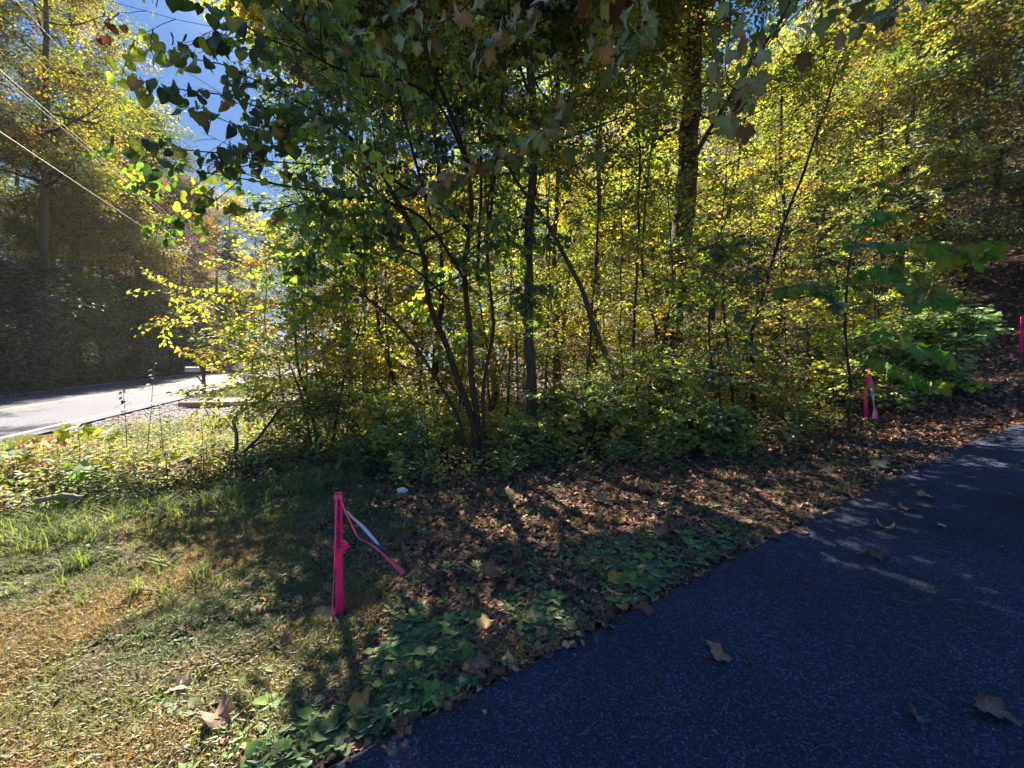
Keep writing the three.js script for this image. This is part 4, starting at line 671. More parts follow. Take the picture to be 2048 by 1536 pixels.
{
  const b = ground(680, 1230), g = group('survey_stake', 'pink wooden survey stake nearest the camera, with ribbon hanging off to its right', 'survey stake', b); const D = -b.z, k = D / FOC, top = (1230 - 980) * k;
  const loc = (u, v, f = 0.012) => at(u, v, D - f).sub(b); g.rotation.y = 0;
  mesh('slat', slat(15 * k, top, 0.011, 0.12, 0.004), pink, g);
  const txt = new TextGeometry('PROPERTY CORNER', { font, size: 0.021, depth: 0.0008, curveSegments: 2, bevelEnabled: false }); txt.computeBoundingBox(); const tl = txt.boundingBox.max.x, want = 0.30; txt.scale(want / tl, 1, 1); txt.rotateZ(-Math.PI / 2); txt.translate(-0.010, top - 0.045, 0.0062); mesh('lettering', txt, ink, g);
  mesh('ribbon_wrap', new THREE.BoxGeometry(15 * k + 0.006, 0.024, 0.016).translate(0, top - 0.03, 0), tape, g);
  mesh('ribbon_tail', ribbon([loc(680, 990, 0.02), loc(688, 1016, 0.04), loc(699, 1040, 0.055), loc(706, 1055, 0.045), loc(718, 1076, 0.06), loc(737, 1086, 0.045), loc(757, 1100, 0.06), loc(776, 1118, 0.05), loc(790, 1131, 0.06), loc(807, 1146, 0.055)], (t) => 0.012 + 0.020 * sstep(0.68, 0.95, t) + 0.006 * Math.sin(t * 9), (t) => 0.6 * Math.sin(t * 9) * (1 - 0.7 * t) + 0.2 + 0.12 * Math.sin(t * 31), 60), tape, g);
  mesh('ribbon_back', ribbon([loc(694, 1022, 0.045), loc(704, 1034, 0.03), loc(724, 1052, 0.02), loc(742, 1072, 0.02), loc(758, 1090, 0.03)], (t) => 0.010 + 0.012 * Math.sin(t * 3.1), (t) => 0.3 * Math.sin(t * 5)), tapeBack, g);
  mesh('ribbon_end', ribbon([loc(755, 1090, 0.045), loc(761, 1094, 0.045), loc(767, 1098, 0.045)], () => 0.013, () => 0.2, 6), tapeBlue, g);
  mesh('ribbon_strand', ribbon([loc(674, 990, 0.01), loc(671, 1060, 0.018), loc(668, 1140, 0.024), loc(664, 1226, 0.03)], (t) => 0.007 + 0.003 * Math.sin(t * 6), (t) => 0.4 * Math.sin(t * 4)), tape, g);
  mesh('ribbon_foot', ribbon([loc(664, 1222, 0.035), loc(667, 1236, 0.05), loc(673, 1246, 0.07), loc(682, 1252, 0.09), loc(692, 1246, 0.08)], (t) => 0.014, (t) => 0.4 * Math.sin(t * 5), 14), tape, g);
  mesh('ribbon_curl', ribbon([loc(671, 1236, 0.04), loc(677, 1242, 0.06), loc(684, 1244, 0.05), loc(690, 1249, 0.07)], (t) => 0.02, (t) => 0.8 * Math.sin(t * 11), 14), tapeBack, g);
  const tab = new THREE.Shape(); tab.moveTo(0, 0.05); tab.quadraticCurveTo(0.014, 0.045, 0.032, 0.022); tab.quadraticCurveTo(0.012, 0.015, 0, -0.012); tab.lineTo(0, 0.05); mesh('ribbon_knot', new THREE.ExtrudeGeometry(tab, { depth: 0.003, bevelEnabled: true, bevelSize: 0.0015, bevelThickness: 0.001, bevelSegments: 1 }).scale(1.35, 1.35, 1).translate(7.5 * k + 0.003, top * 0.515, 0.002), pink, g);
}
function farStake(u, v, h, label, loops, turn) {
  const b = ground(u, v), g = group('survey_stake', label, 'survey stake', b), D = -b.z, k = D / FOC, H0 = h * k; g.rotation.y = turn;
  mesh('slat', slat(0.056, H0, 0.011, 0.12, 0.012), pink, g); mesh('ribbon_wrap', new THREE.BoxGeometry(0.064, 0.03, 0.02).translate(0, H0 - 0.05, 0), tape, g);
  for (const l of loops) mesh(l.name ?? 'ribbon_tail', ribbon(l.pts.map(([x, y, z]) => V(x * H0, y * H0, z)), (t) => l.w, (t) => 0.5 * Math.sin(t * 8), 24), l.mat ?? tape, g);
}
farStake(1731, 853, 107, 'pink survey stake at the edge of the brown leaves, below the bright maple leaves', [
  { pts: [[0.02, 0.95, 0.02], [0.09, 0.7, 0.03], [0.15, 0.4, 0.03], [0.21, 0.12, 0.04]], w: 0.05 },
  { name: 'ribbon_back', pts: [[0.03, 0.8, 0.03], [0.09, 0.55, 0.045], [0.10, 0.3, 0.05], [0.12, 0.14, 0.05]], w: 0.04, mat: tapeBack }], 0.3);
farStake(2042, 712, 75, 'pink survey stake farthest up the driveway, at the foot of the wooded bank', [
  { pts: [[0.0, 0.95, 0.02], [0.08, 0.85, 0.03], [0.12, 0.6, 0.03], [0.12, 0.35, 0.03]], w: 0.045 },
  { name: 'ribbon_back', pts: [[0.02, 0.8, 0.03], [0.10, 0.6, 0.045], [0.09, 0.4, 0.04]], w: 0.03, mat: tapeBack }], -0.2);
// ---------------------------------------------------------------- what lies and grows on the ground
const footOf = []; const clearOf = (x, d) => footOf.some(([a, b, q]) => (x - a) ** 2 + (d - b) ** 2 < q * q);
{ const p = ground(680, 1240); footOf.push([p.x, -p.z, 0.11]); }
const inFront = (x, d) => d > 0.9 && Math.abs(x) < d * 1.32 + 0.5;
const slopeUp = (x, d) => { const e = 0.15; return V(H(x - e, d) - H(x + e, d), 2 * e, H(x, d + e) - H(x, d - e)).normalize(); };
const litterShapes = [
  leafShape('maple', { seed: 201, bend: 0.5, curl: 0.5, wob: 0.09, fold: -0.3, rim: [0.8, 0.75, 0.7] }), leafShape('ovate', { seed: 202, bend: 0.9, curl: 0.7, wob: 0.06 }), leafShape('oak', { seed: 203, bend: -0.5, curl: -0.4, wob: 0.07 }),
  leafShape('tulip', { seed: 204, bend: 0.4, curl: 0.6, wob: 0.1, twist: 0.7 }), leafShape('ovate', { seed: 205, bend: -0.7, curl: -0.6, wob: 0.08, twist: -0.6 }), leafShape('maple', { seed: 206, bend: -0.6, curl: -0.5, wob: 0.1, twist: 0.5, fold: 0.2 })];
const litterCol = (r) => { const q = r(); const c = q < 0.34 ? [0.12, 0.06, 0.036] : q < 0.58 ? [0.20, 0.105, 0.06] : q < 0.76 ? [0.085, 0.045, 0.03] : q < 0.90 ? [0.30, 0.19, 0.11] : q < 0.955 ? [0.42, 0.31, 0.2] : [0.30, 0.13, 0.04]; const v = 1.1 + 1.0 * r(); return col(c[0] * v, c[1] * v * 0.82, c[2] * v * 0.78); };
{ // leaf litter
  const r = rng(51), items = [];
  for (let k = 0; items.length < 26000 && k < 400000; k++) {
    const d = 1.3 + 13 * Math.pow(r(), 1.35), x = -d * 1.25 + d * 2.6 * r(); const e = edgeDist(x, d); if (e < -0.05 || (e < 0.02 && r() < 0.6) || lateral(x, d) > -1 || clearOf(x, d)) continue;
    const back = sstep(3.0, 4.6, d + 0.25 * x + 0.5 * noise(x * 1.3, d * 1.3)), right = sstep(-2.2, -0.7, x + 0.4 * noise(x, d)), nearEdge = sstep(0.7, 0.05, e) * sstep(-1, 0.3, x);
    const want = clamp(0.05 + 0.95 * back * right + 0.55 * right + 0.35 * nearEdge + 0.35 * back * sstep(6.3, 5, d - x * 0.3) * 0.3, 0, 1); if (r() > want * (0.55 + 0.9 * clamp(0.5 + noise(x * 2.4, d * 2.4, 6)))) continue;
    const n = slopeUp(x, d).add(V((r() - 0.5) * 0.9, 0, (r() - 0.5) * 0.9)), s = 0.035 + 0.055 * r() * r() + (d > 5 ? 0.02 : 0), p = V(x, (e < 0.02 ? base(x, d) + 0.028 : H(x, d)) + 0.004 + 0.012 * r(), -d);
    items.push({ m: mat4(p, V(r() - 0.5, 0, r() - 0.5), n, s), c: litterCol(r) });
  }
  scatter('leaf_litter', litterShapes, dryM, items, scene, 'brown fallen leaves littering the verge and the wood floor', 'leaf litter');
}
{ // leaf litter farther up the wooded slope
  const r = rng(52), items = [];
  for (let k = 0; k < 12000; k++) { const d = 5 + 22 * r(), x = lerp(-4, 30, r()); if (edgeDist(x, d) < 0.05 || lateral(x, d) > -2) continue; const s = 0.07 + 0.08 * r(); items.push({ m: mat4(V(x, H(x, d) + 0.01, -d), V(r() - 0.5, 0, r() - 0.5), slopeUp(x, d).add(V((r() - 0.5), 0, (r() - 0.5))), s), c: litterCol(r) }); }
  scatter('leaf_litter', litterShapes.slice(0, 3), dryM, items, scene, 'dry leaves covering the wooded slope above the driveway', 'leaf litter');
}
{ // grass and moss of the verge
  const blade = (r, h) => { const a = r() * 6.283, l = 0.25 + 0.7 * r(), w = 0.0032 + 0.002 * r(), px = (r() - 0.5) * 0.07, pz = (r() - 0.5) * 0.07, dx = Math.cos(a), dz = Math.sin(a), p = [], c = [], v = 0.65 + 0.6 * r(), dry = r() < 0.3; for (const [t, q] of [[0, 1], [0.5, 0.8], [1, 0.05]]) for (const s of [-1, 1]) { p.push(px + dx * l * h * t * t - dz * s * w * q, h * t * (1 - 0.3 * l * t), pz + dz * l * h * t * t + dx * s * w * q); c.push(v * (dry ? 1.7 : 1), v * (dry ? 1.15 : 1), v * (dry ? 1.6 : 1)); } return { p, c }; };
  const tuft = (seed, n, h0) => { const r = rng(seed), p = [], c = [], idx = []; for (let k = 0; k < n; k++) { const b = blade(r, h0 * (0.5 + 0.8 * r())), o = p.length / 3; p.push(...b.p); c.push(...b.c); idx.push(o, o + 1, o + 2, o + 1, o + 3, o + 2, o + 2, o + 3, o + 4, o + 3, o + 5, o + 4); } const g = new THREE.BufferGeometry(); g.setAttribute('position', new THREE.Float32BufferAttribute(p, 3)); g.setAttribute('color', new THREE.Float32BufferAttribute(c, 3)); g.setIndex(idx); g.computeVertexNormals(); return g; };
  const short = [1, 2, 3].map((k) => tuft(k, 22, 0.035)), long = [4, 5, 6].map((k) => tuft(k, 16, 0.15)), r = rng(61), a = [], b = [];
  for (let k = 0; k < 160000 && a.length < 25000; k++) {
    const d = 1.0 + 6.5 * Math.pow(r(), 1.3), x = -d * 1.3 + d * 2.2 * r(), e = edgeDist(x, d); if (e < 0.06 || lateral(x, d) > -0.4 || clearOf(x, d)) continue;
    const w = sstep(-0.5, -2.3, x + 0.25 * (d - 3) + noise(x * 1.2, d * 1.2) * 1.0), q = noise(x * 0.9, d * 0.9, 13), f = noise(x * 3.1, d * 3.1, 5); if (r() > Math.max(0.05, w) * clamp(0.62 + 0.9 * f + 0.4 * q)) continue;
    const cc = q > 0.26 ? [0.23, 0.19, 0.04] : q > 0.0 ? [0.18, 0.19, 0.035] : q > -0.15 ? [0.20, 0.19, 0.07] : [0.11, 0.15, 0.03], v = 0.7 + 0.6 * r();
    a.push({ m: mat4(V(x, H(x, d) - 0.003, -d), V(r() - 0.5, 0, r() - 0.5), V((r() - 0.5) * 0.4, 1, (r() - 0.5) * 0.4), 0.8 + 0.7 * r()), c: col(cc[0] * v, cc[1] * v, cc[2] * v) });
  }
  for (let k = 0; k < 30000 && b.length < 1500; k++) {
    const d = 2.6 + 6 * r(), x = -d * 1.3 + d * 1.2 * r(), e = edgeDist(x, d); if (e < 1.2 || lateral(x, d) > -0.35) continue;
    const line = d - (4.05 + (x + 4.8) * 0.5), w = (0.4 * Math.exp(-line * line * 3) + 0.02) * sstep(-1.7, -2.8, x) + (lateral(x, d) > -2 ? 0.7 : 0); if (r() > w * clamp(0.5 + noise(x * 2, d * 2, 3))) continue; const v = 0.8 + 0.5 * r();
    b.push({ m: mat4(V(x, H(x, d) - 0.003, -d), V(r() - 0.5, 0, r() - 0.5), V((r() - 0.5) * 0.5, 1, (r() - 0.5) * 0.5), 0.7 + 0.7 * r()), c: col(0.17 * v, 0.23 * v, 0.04 * v) });
  }
  for (let k = 0; k < 1600; k++) { const s = 8.4 + 13 * r(), l = -0.45 - 2.8 * r(), x = RX + TX * s - TD * l, d = RD + TD * s + TX * l; b.push({ m: mat4(V(x, H(x, d), -d), V(r() - 0.5, 0, r() - 0.5), V(0, 1, 0), 1.1), c: col(0.14, 0.19, 0.03) }); }
  scatter('short_grass', short, grassM, a, scene, 'short mossy grass on the sunlit verge', 'grass'); scatter('long_grass', long, grassM, b, scene, 'longer grass along the weeds and the roadside', 'grass');
}
{ // broad-leaved ground cover along the driveway
  const plant = (seed, n, s, kind = 'ovate') => { const r = rng(seed), parts = []; const lf = [0, 1, 2].map((k) => leafShape(kind, { seed: seed + k, bend: 0.25 + 0.35 * k, fold: -0.22, rings: true, wob: 0.03, rim: [0.95, 0.97, 0.95], heart: [1.1, 1.1, 1.05] })); for (let k = 0; k < n; k++) { const a = k * 2.4 + r() * 0.7, el = 0.2 + 0.75 * r(), v = 0.72 + 0.5 * r(), rad = 0.012 * r(); parts.push(place(lf[k % 3], mat4(V(Math.cos(a) * rad, 0.012 + 0.02 * r(), Math.sin(a) * rad), V(Math.cos(a), el, Math.sin(a)), V((r() - 0.5) * 0.4, 1, (r() - 0.5) * 0.4), V(s * 1.25, s, s).multiplyScalar(0.65 + 0.5 * r())), [v, v, v])); } return mergeGeometries(parts); };
  const kinds = [plant(301, 8, 0.062), plant(302, 6, 0.05, 'heart'), plant(303, 10, 0.05, 'slim'), plant(304, 5, 0.07), plant(305, 9, 0.034), plant(306, 12, 0.026, 'heart')], r = rng(71), items = [];
  for (let k = 0; k < 160000 && items.length < 3000; k++) {
    const d = 0.95 + 4.6 * Math.pow(r(), 1.5), x = -d * 1.25 + d * 2.2 * r(), e = edgeDist(x, d); if (e < 0.07 || d < 0.9 || clearOf(x, d)) continue;
    const clump = noise(x * 2.0, d * 2.0, 31) + 0.6 * noise(x * 5, d * 5, 12), near = sstep(1.35, 0.25, e) * sstep(2.2, 1.2, x) * sstep(-3, -1.2, x);
    const w = near * clamp(0.55 + 2.2 * clump) + 0.10 * sstep(0.15, 0.4, clump) + 0.05; if (r() > w) continue;
    const v = 0.75 + 0.5 * r(), s = (0.32 + 0.85 * r() * r()) * lerp(0.75, 1.15, near), lime = r() < 0.2 + 0.3 * sstep(-1, -3, x);
    items.push({ m: mat4(V(x, H(x, d) - 0.004, -d), V(r() - 0.5, 0, r() - 0.5), V((r() - 0.5) * 0.3, 1, (r() - 0.5) * 0.3), s), c: lime ? col(0.14 * v, 0.20 * v, 0.03 * v) : (() => { const q = r(); return col((0.13 + 0.09 * q) * v, (0.29 + 0.03 * q) * v, (0.05 - 0.015 * q) * v); })() });
  }
  scatter('ground_cover', kinds, leafM, items, scene, 'low broad-leaved green plants covering the verge beside the driveway', 'ground cover');
}
{ // weeds between verge and road
  const weed = (seed, kind, n, h) => { const r = rng(seed), parts = [], st = new MB(), lean = (r() - 0.5) * 0.5, pt = (t) => V(lean * t * t * h, t * h, (r() - 0.5) * 0.02); st.tube([0, 0.5, 1].map(pt), [0.004, 0.003, 0.0015], 3); parts.push(place(st.geometry(), new THREE.Matrix4(), [0.9, 0.6, 0.4])); const lf = quickLeaf(kind); for (let k = 0; k < n; k++) { const t = 0.2 + 0.8 * k / n, a = k * 2.4 + r(), v = 0.7 + 0.6 * r(), hue = r() - 0.5; parts.push(place(lf, mat4(pt(t).add(V(Math.cos(a) * 0.04, 0, Math.sin(a) * 0.04)), V(Math.cos(a), 0.3 - 0.8 * r(), Math.sin(a)), V((r() - 0.5) * 0.8, 1, (r() - 0.5) * 0.8), 0.055 + 0.05 * r()), [v * (1 + hue * 0.5), v, v * (1 - 0.3 * hue)])); } return mergeGeometries(parts); };
  const kinds = [weed(401, 'ovate', 14, 0.42), weed(402, 'maple', 11, 0.38), weed(403, 'ovate', 18, 0.5), weed(404, 'slim', 16, 0.55), weed(405, 'maple', 9, 0.3)], r = rng(81), items = [];
  for (let k = 0; k < 90000 && items.length < 5600; k++) {
    const d = 3.6 + 11 * Math.pow(r(), 1.2), x = -d * 1.32 + d * 1.1 * r(), l = lateral(x, d), s = along(x, d); if (l > -0.7 || (s > 0.8 && l > -5.2)) continue; const line = d - (4.15 + (x + 4.8) * 0.5 + 0.5 * noise(x * 1.3, d * 1.3)); if (line < 0 || x > -0.9) continue;
    const edge = sstep(0, 0.9, line), sc = lerp(0.45, 1.0, edge) * (0.6 + 0.6 * r()) * lerp(0.5, 1, sstep(-0.6, -2.4, l)) * lerp(1, 0.6, sstep(5, 8, d)); items.push({ m: mat4(V(x, H(x, d) - 0.01, -d), V(r() - 0.5, 0, r() - 0.5), V((r() - 0.5) * 0.5, 1, (r() - 0.5) * 0.5), sc), c: tint('weeds', V(x, 0, -d), r, 1.3, 0.85) });
  }
  for (let k = 0; k < 6000 && items.length < 7000; k++) { const d = 4.7 + 7 * r(), x = -1.5 + r() * d * 1.2; const e = edgeDist(x, d); if (e < 1.1 || d < 5.0 + 0.05 * x || r() > 0.5 + noise(x * 1.5, d * 1.5) || Math.hypot(x - 5.0, d - 6.0) < 0.7) continue; items.push({ m: mat4(V(x, H(x, d) - 0.01, -d), V(r() - 0.5, 0, r() - 0.5), V((r() - 0.5) * 0.6, 1, (r() - 0.5) * 0.6), 0.5 + 0.6 * r()), c: tint('thicket', V(x, 0, -d), r, 1.0) }); }
  scatter('undergrowth', kinds, weedM, items, scene, 'tangle of autumn weeds between the verge and the road and under the thicket', 'undergrowth');
}
{ // loose stones of the verge
  const r = rng(91), items = []; const spots = [[930, 1255, 0.14, 80], [1050, 1030, 0.22, 70], [1195, 1060, 0.16, 40], [780, 1215, 0.3, 60], [640, 1240, 0.3, 50], [250, 1480, 0.35, 60], [1180, 1180, 0.4, 50]];
  const drop = (x, d, k) => { if (edgeDist(x, d) < 0.04) return; const v = 0.6 + 0.7 * r(); items.push({ m: mat4(V(x, H(x, d) + k * 0.15, -d), V(r() - 0.5, 0, r() - 0.5), V((r() - 0.5), 1, (r() - 0.5)), V(k, k * 0.6, k * 0.8)), c: col(0.34 * v, 0.33 * v, 0.33 * v) }); };
  for (const [u, v, rad, n] of spots) { const c = ground(u, v); for (let k = 0; k < n; k++) { const a = r() * 6.283, q = rad * Math.sqrt(r()); drop(c.x + Math.cos(a) * q, -c.z + Math.sin(a) * q, 0.006 + 0.012 * r() * r()); } }
  for (let k = 0; k < 9000 && items.length < 3400; k++) { const d = 1 + 5 * Math.pow(r(), 1.4), x = -d * 1.2 + d * 2.4 * r(), e = edgeDist(x, d); if (e < 0.05 || r() > 0.15 + 0.7 * sstep(0.9, 0.1, e) + 0.5 * noise(x * 3, d * 3, 44)) continue; drop(x, d, 0.004 + 0.008 * r() * r()); }
  const st = new THREE.IcosahedronGeometry(1, 1), p = st.attributes.position; for (let k = 0; k < p.count; k++) { const q = V(p.getX(k), p.getY(k), p.getZ(k)); const m = 1 + 0.35 * noise(q.x * 1.6, q.y * 1.6, q.z * 1.6); p.setXYZ(k, q.x * m, q.y * m, q.z * m); } st.computeVertexNormals();
  scatter('gravel', [st], std({ name: 'pale limestone gravel', roughness: 0.9 }), items, scene, 'small pale stones scattered through the verge', 'gravel');
}
{ // pine needles and twigs, on the driveway and the verge
  const r = rng(95), n = new MB(); n.tube([V(0, 0, 0), V(0.006, 0.003, 0.05), V(0.0, 0.001, 0.1)], [0.0007, 0.0008, 0.0004], 3); const one = n.geometry(), items = [];
  const pair = new MB(); pair.tube([V(0, 0, 0), V(0.008, 0.003, 0.05), V(0.02, 0.001, 0.1)], [0.0008, 0.0008, 0.0004], 3).tube([V(0, 0, 0), V(-0.004, 0.004, 0.05), V(-0.002, 0.001, 0.095)], [0.0008, 0.0008, 0.0004], 3);
  for (let k = 0; k < 900; k++) { const d = 0.9 + 4.5 * Math.pow(r(), 1.4), x = -0.9 + 6 * r(), e = edgeDist(x, d); if (e > -0.01 || !inFront(x, d)) continue; const s = 0.4 + 0.8 * r(), v = 0.6 + 0.6 * r(); items.push({ m: mat4(V(x, base(x, d) + 0.029, -d), V(r() - 0.5, 0.09 * (r() - 0.5), r() - 0.5), V(0, 1, 0), s), c: col(0.26 * v, 0.17 * v, 0.11 * v) }); }
  for (let k = 0; k < 1500; k++) { const d = 1.2 + 4 * r(), x = -4.5 + 7 * r(), e = edgeDist(x, d); if (e < 0.05 || !inFront(x, d)) continue; const s = 0.5 + 1.0 * r(), v = 0.7 + 0.7 * r(); items.push({ m: mat4(V(x, H(x, d) + 0.012, -d), V(r() - 0.5, 0.25 * (r() - 0.5), r() - 0.5), V(0, 1, 0), s), c: col(0.30 * v, 0.22 * v, 0.14 * v) }); }
  const bits = []; for (let k = 0; k < 900; k++) { const d = 0.95 + 4.5 * Math.pow(r(), 1.2), x = -0.9 + 6 * r(), e = edgeDist(x, d); if (e > -0.015 || r() > 0.25 + Math.exp(e * 9)) continue; const s = 0.008 + 0.022 * r(); bits.push({ m: mat4(V(x, base(x, d) + 0.031, -d), V(r() - 0.5, 0, r() - 0.5), V((r() - 0.5) * 0.6, 1, (r() - 0.5) * 0.6), s), c: litterCol(r) }); }
  scatter('fallen_needles', [one, pair.geometry()], std({ name: 'dry needle', roughness: 0.9 }), items, scene, 'dry pine needles scattered over the asphalt and the verge', 'needles'); scatter('leaf_crumbs', [litterShapes[1]], dryM, bits, scene, 'small broken bits of leaf on the asphalt', 'leaf litter');
}
// single fallen leaves that stand out
function curled(kind, seed, o) { const g = leafShape(kind, { seed, rings: true, ...o }), cc = g.attributes.color, r = rng(seed); for (let k = 0; k < cc.count; k++) { const v = 0.62 + 0.75 * r(); cc.setXYZ(k, cc.getX(k) * v, cc.getY(k) * v * 0.97, cc.getZ(k) * v * 0.92); } return withStalk(g, 0.45, 0.014); }
const fallenMat = (c, k) => { const m = dryM.clone(); m.name = 'fallen leaf ' + k; m.color = col(...c).multiplyScalar(1.3); m.map = veins; return m; };
let fk = 0;
function fallen(u, v, px, turn, kind, c, o, label, lift = 0.012, tilt = 0.2) {
  const p = ground(u, v); if (edgeDist(p.x, -p.z) < 0) p.y = base(p.x, -p.z) + 0.028;
  const d = -p.z, dist = p.distanceTo(EYE), s = 0.86 * px / FOC * d * Math.max(1, 0.62 * dist / d); const m = mat4(V(0, lift, 0), V(Math.sin(turn), tilt * 0.4, Math.cos(turn)), slopeUp(p.x, d).add(V(tilt * (noise(u * 0.37, v * 0.71) * 2), 0, tilt)), s);
  const g = curled(kind, 500 + fk, { bend: 0.5, curl: 0.5, wob: 0.09, fold: -0.2, rim: [0.82, 0.75, 0.68], ...o }).applyMatrix4(m).translate(0, 0, 0); g.computeBoundingBox(); g.translate(0, Math.max(0, 0.001 - g.boundingBox.min.y) * 0.6, 0);
  const leaf = mesh('fallen_leaf', g, fallenMat(c, fk++), scene); leaf.position.copy(p); tag(leaf, label, 'fallen leaf');
}
const TAN = [0.52, 0.34, 0.16], BRN = [0.30, 0.15, 0.07], DRK = [0.13, 0.065, 0.04], PNK = [0.40, 0.21, 0.13], YEL = [0.55, 0.36, 0.04], PALE = [0.60, 0.46, 0.30], RED = [0.26, 0.06, 0.03];
fallen(1772, 1088, 40, 2.6, 'maple', PALE, { curl: 0.9, bend: 0.8 }, 'pale curled leaf on the asphalt, the brightest on the driveway');
fallen(1728, 1142, 60, 1.2, 'oak', DRK, { curl: 1.0, bend: 1.4, twist: 1.2 }, 'dark brown curled strip of a leaf on the asphalt, near the pale curled one', 0.02);
fallen(1412, 1328, 42, 0.4, 'oak', PNK, { curl: 0.6 }, 'upper one of two pinkish brown leaves touching each other on the asphalt');
fallen(1426, 1352, 46, 1.5, 'maple', PNK, { curl: 0.5 }, 'lower, bigger one of two pinkish brown leaves touching each other on the asphalt');
fallen(1950, 1455, 68, 0.7, 'maple', [0.22, 0.13, 0.11], { curl: 0.35, bend: 0.3 }, 'big ragged brown leaf on the asphalt, largest on the driveway');
fallen(1842, 1508, 62, 2.5, 'oak', [0.20, 0.12, 0.12], { curl: 1.1, bend: 0.8, twist: 0.8 }, 'narrow purple brown curled leaf on the asphalt, nearest the camera', 0.02);
fallen(1606, 1193, 18, 1.0, 'ovate', RED, {}, 'tiny reddish brown leaf alone on the asphalt');
fallen(1874, 1077, 26, 1.6, 'ovate', TAN, {}, 'small oval tan leaf on the asphalt, right of the pale curled one');
fallen(1590, 1091, 38, 1.5, 'ovate', BRN, { curl: 0.2 }, 'flat brown leaf on the asphalt just inside its edge');
fallen(1803, 1043, 30, 1.9, 'maple', BRN, {}, 'small brown leaf on the asphalt above the pale curled one');
fallen(1838, 1016, 32, 1.4, 'maple', TAN, {}, 'little star-shaped tan leaf high up on the asphalt, near its edge');
fallen(625, 1238, 62, 1.5, 'tulip', TAN, { curl: 0.3, bend: 0.4 }, 'large tan leaf lying left of the nearest stake', 0.02);
fallen(735, 1232, 44, 1.7, 'ovate', PNK, { curl: 0.5 }, 'pinkish rumpled leaf lying right of the foot of the nearest stake');
fallen(706, 1268, 50, 2.2, 'ovate', PNK, { curl: 0.8 }, 'greyish rolled leaf just below the foot of the nearest stake');
fallen(970, 1170, 64, 2.0, 'maple', [0.27, 0.15, 0.09], { curl: 0.9, bend: 1.0, wob: 0.05 }, 'large arched brown leaf with curled lobes on the middle of the verge', 0.03);
fallen(1216, 1165, 48, 1.2, 'tulip', YEL, { curl: 0.4 }, 'yellow leaf with a brown patch on the verge');
fallen(1050, 1248, 54, 1.0, 'tulip', TAN, { curl: 0.7 }, 'tan leaf with holes among the green plants, right of the pale stones', 0.025);
fallen(706, 1452, 86, 2.4, 'tulip', [0.46, 0.31, 0.10], { curl: 0.9, bend: 1.2, twist: 0.9, wob: 0.06 }, 'big yellow brown crumpled leaf at the near end of the green plants', 0.04, 0.4);
fallen(662, 1508, 46, 1.2, 'maple', PALE, { curl: 0.5 }, 'pale leaf nearest the camera, below the big crumpled yellow one', 0.02);
fallen(428, 1445, 78, 0.9, 'maple', [0.27, 0.165, 0.12], { curl: 1.0, bend: 0.8 }, 'pointed rolled brown leaf on the near verge', 0.03);
fallen(348, 1385, 52, 1.8, 'maple', PALE, { curl: 0.7 }, 'pale broken leaf in the sunlit short grass', 0.02);
fallen(1275, 1148, 46, 1.4, 'ovate', TAN, { curl: 0.6 }, 'tan folded leaf right of the yellow leaf');
fallen(1312, 1082, 56, 1.6, 'maple', [0.27, 0.16, 0.11], { curl: 0.8, bend: 0.8 }, 'ribbed brown leaf arched up on the right of the verge', 0.02);
fallen(928, 1352, 44, 1.2, 'tulip', BRN, { curl: 0.6 }, 'left one of two brown leaves side by side among the green plants', 0.04);
fallen(954, 1352, 46, 2.2, 'maple', [0.30, 0.18, 0.12], { curl: 0.3 }, 'star-shaped right one of two brown leaves side by side among the green plants', 0.04);
fallen(765, 1356, 48, 1.9, 'tulip', [0.34, 0.25, 0.13], { curl: 0.6 }, 'tan crinkled leaf on the verge left of the green plants', 0.02);
fallen(1074, 1292, 42, 2.0, 'tulip', PNK, { curl: 0.8 }, 'pinkish leaf standing up at the edge of the asphalt', 0.03);
fallen(1100, 1304, 40, 1.4, 'maple', BRN, { curl: 0.6 }, 'brown curled leaf hard against the asphalt, beside the pinkish one', 0.02);
fallen(963, 1268, 48, 2.6, 'tulip', [0.56, 0.42, 0.2], { curl: 0.3 }, 'yellowish tan leaf leaning among the pale stones', 0.03, 0.6);
fallen(556, 1300, 48, 1.2, 'maple', [0.30, 0.17, 0.11], { curl: 0.8 }, 'brown curled leaf on bare ground, left of the green plants', 0.02);
fallen(614, 1352, 40, 2.7, 'ovate', RED, { curl: 0.4 }, 'dark red leaf among the green plants', 0.03);
fallen(1190, 1008, 42, 1.1, 'maple', [0.40, 0.25, 0.14], { curl: 0.7 }, 'light brown curled leaf on the dark leaf litter below the leaning trunk', 0.02);
fallen(1640, 950, 40, 1.4, 'ovate', PALE, { curl: 0.5 }, 'pale oblong leaf on the leaf litter below the second stake');
fallen(1545, 1062, 44, 1.6, 'ovate', PNK, { curl: 0.4 }, 'greyish pink leaf at the bend of the asphalt edge', 0.02);
fallen(1365, 1108, 36, 0.8, 'oak', BRN, { curl: 0.7 }, 'narrow brown leaf standing in the weeds close to the asphalt', 0.02);
fallen(1395, 1168, 40, 1.7, 'ovate', TAN, { curl: 0.5 }, 'tan leaf tucked under the weeds at the asphalt edge');
fallen(1280, 990, 40, 1.5, 'maple', BRN, { curl: 0.6 }, 'brown leaf with upturned edges on the dark litter, right of the leaning trunk', 0.02);
fallen(1750, 940, 60, 1.5, 'tulip', PALE, { curl: 0.3 }, 'whitish flat leaf at the corner where the asphalt bends up the slope');
fallen(786, 983, 20, 0.4, 'maple', [0.42, 0.20, 0.04], {}, 'small orange leaf beside the white lump');
fallen(1428, 986, 36, 1.1, 'ovate', [0.5, 0.36, 0.12], { curl: 0.4 }, 'yellowish leaf on the dark litter at the foot of the thicket');
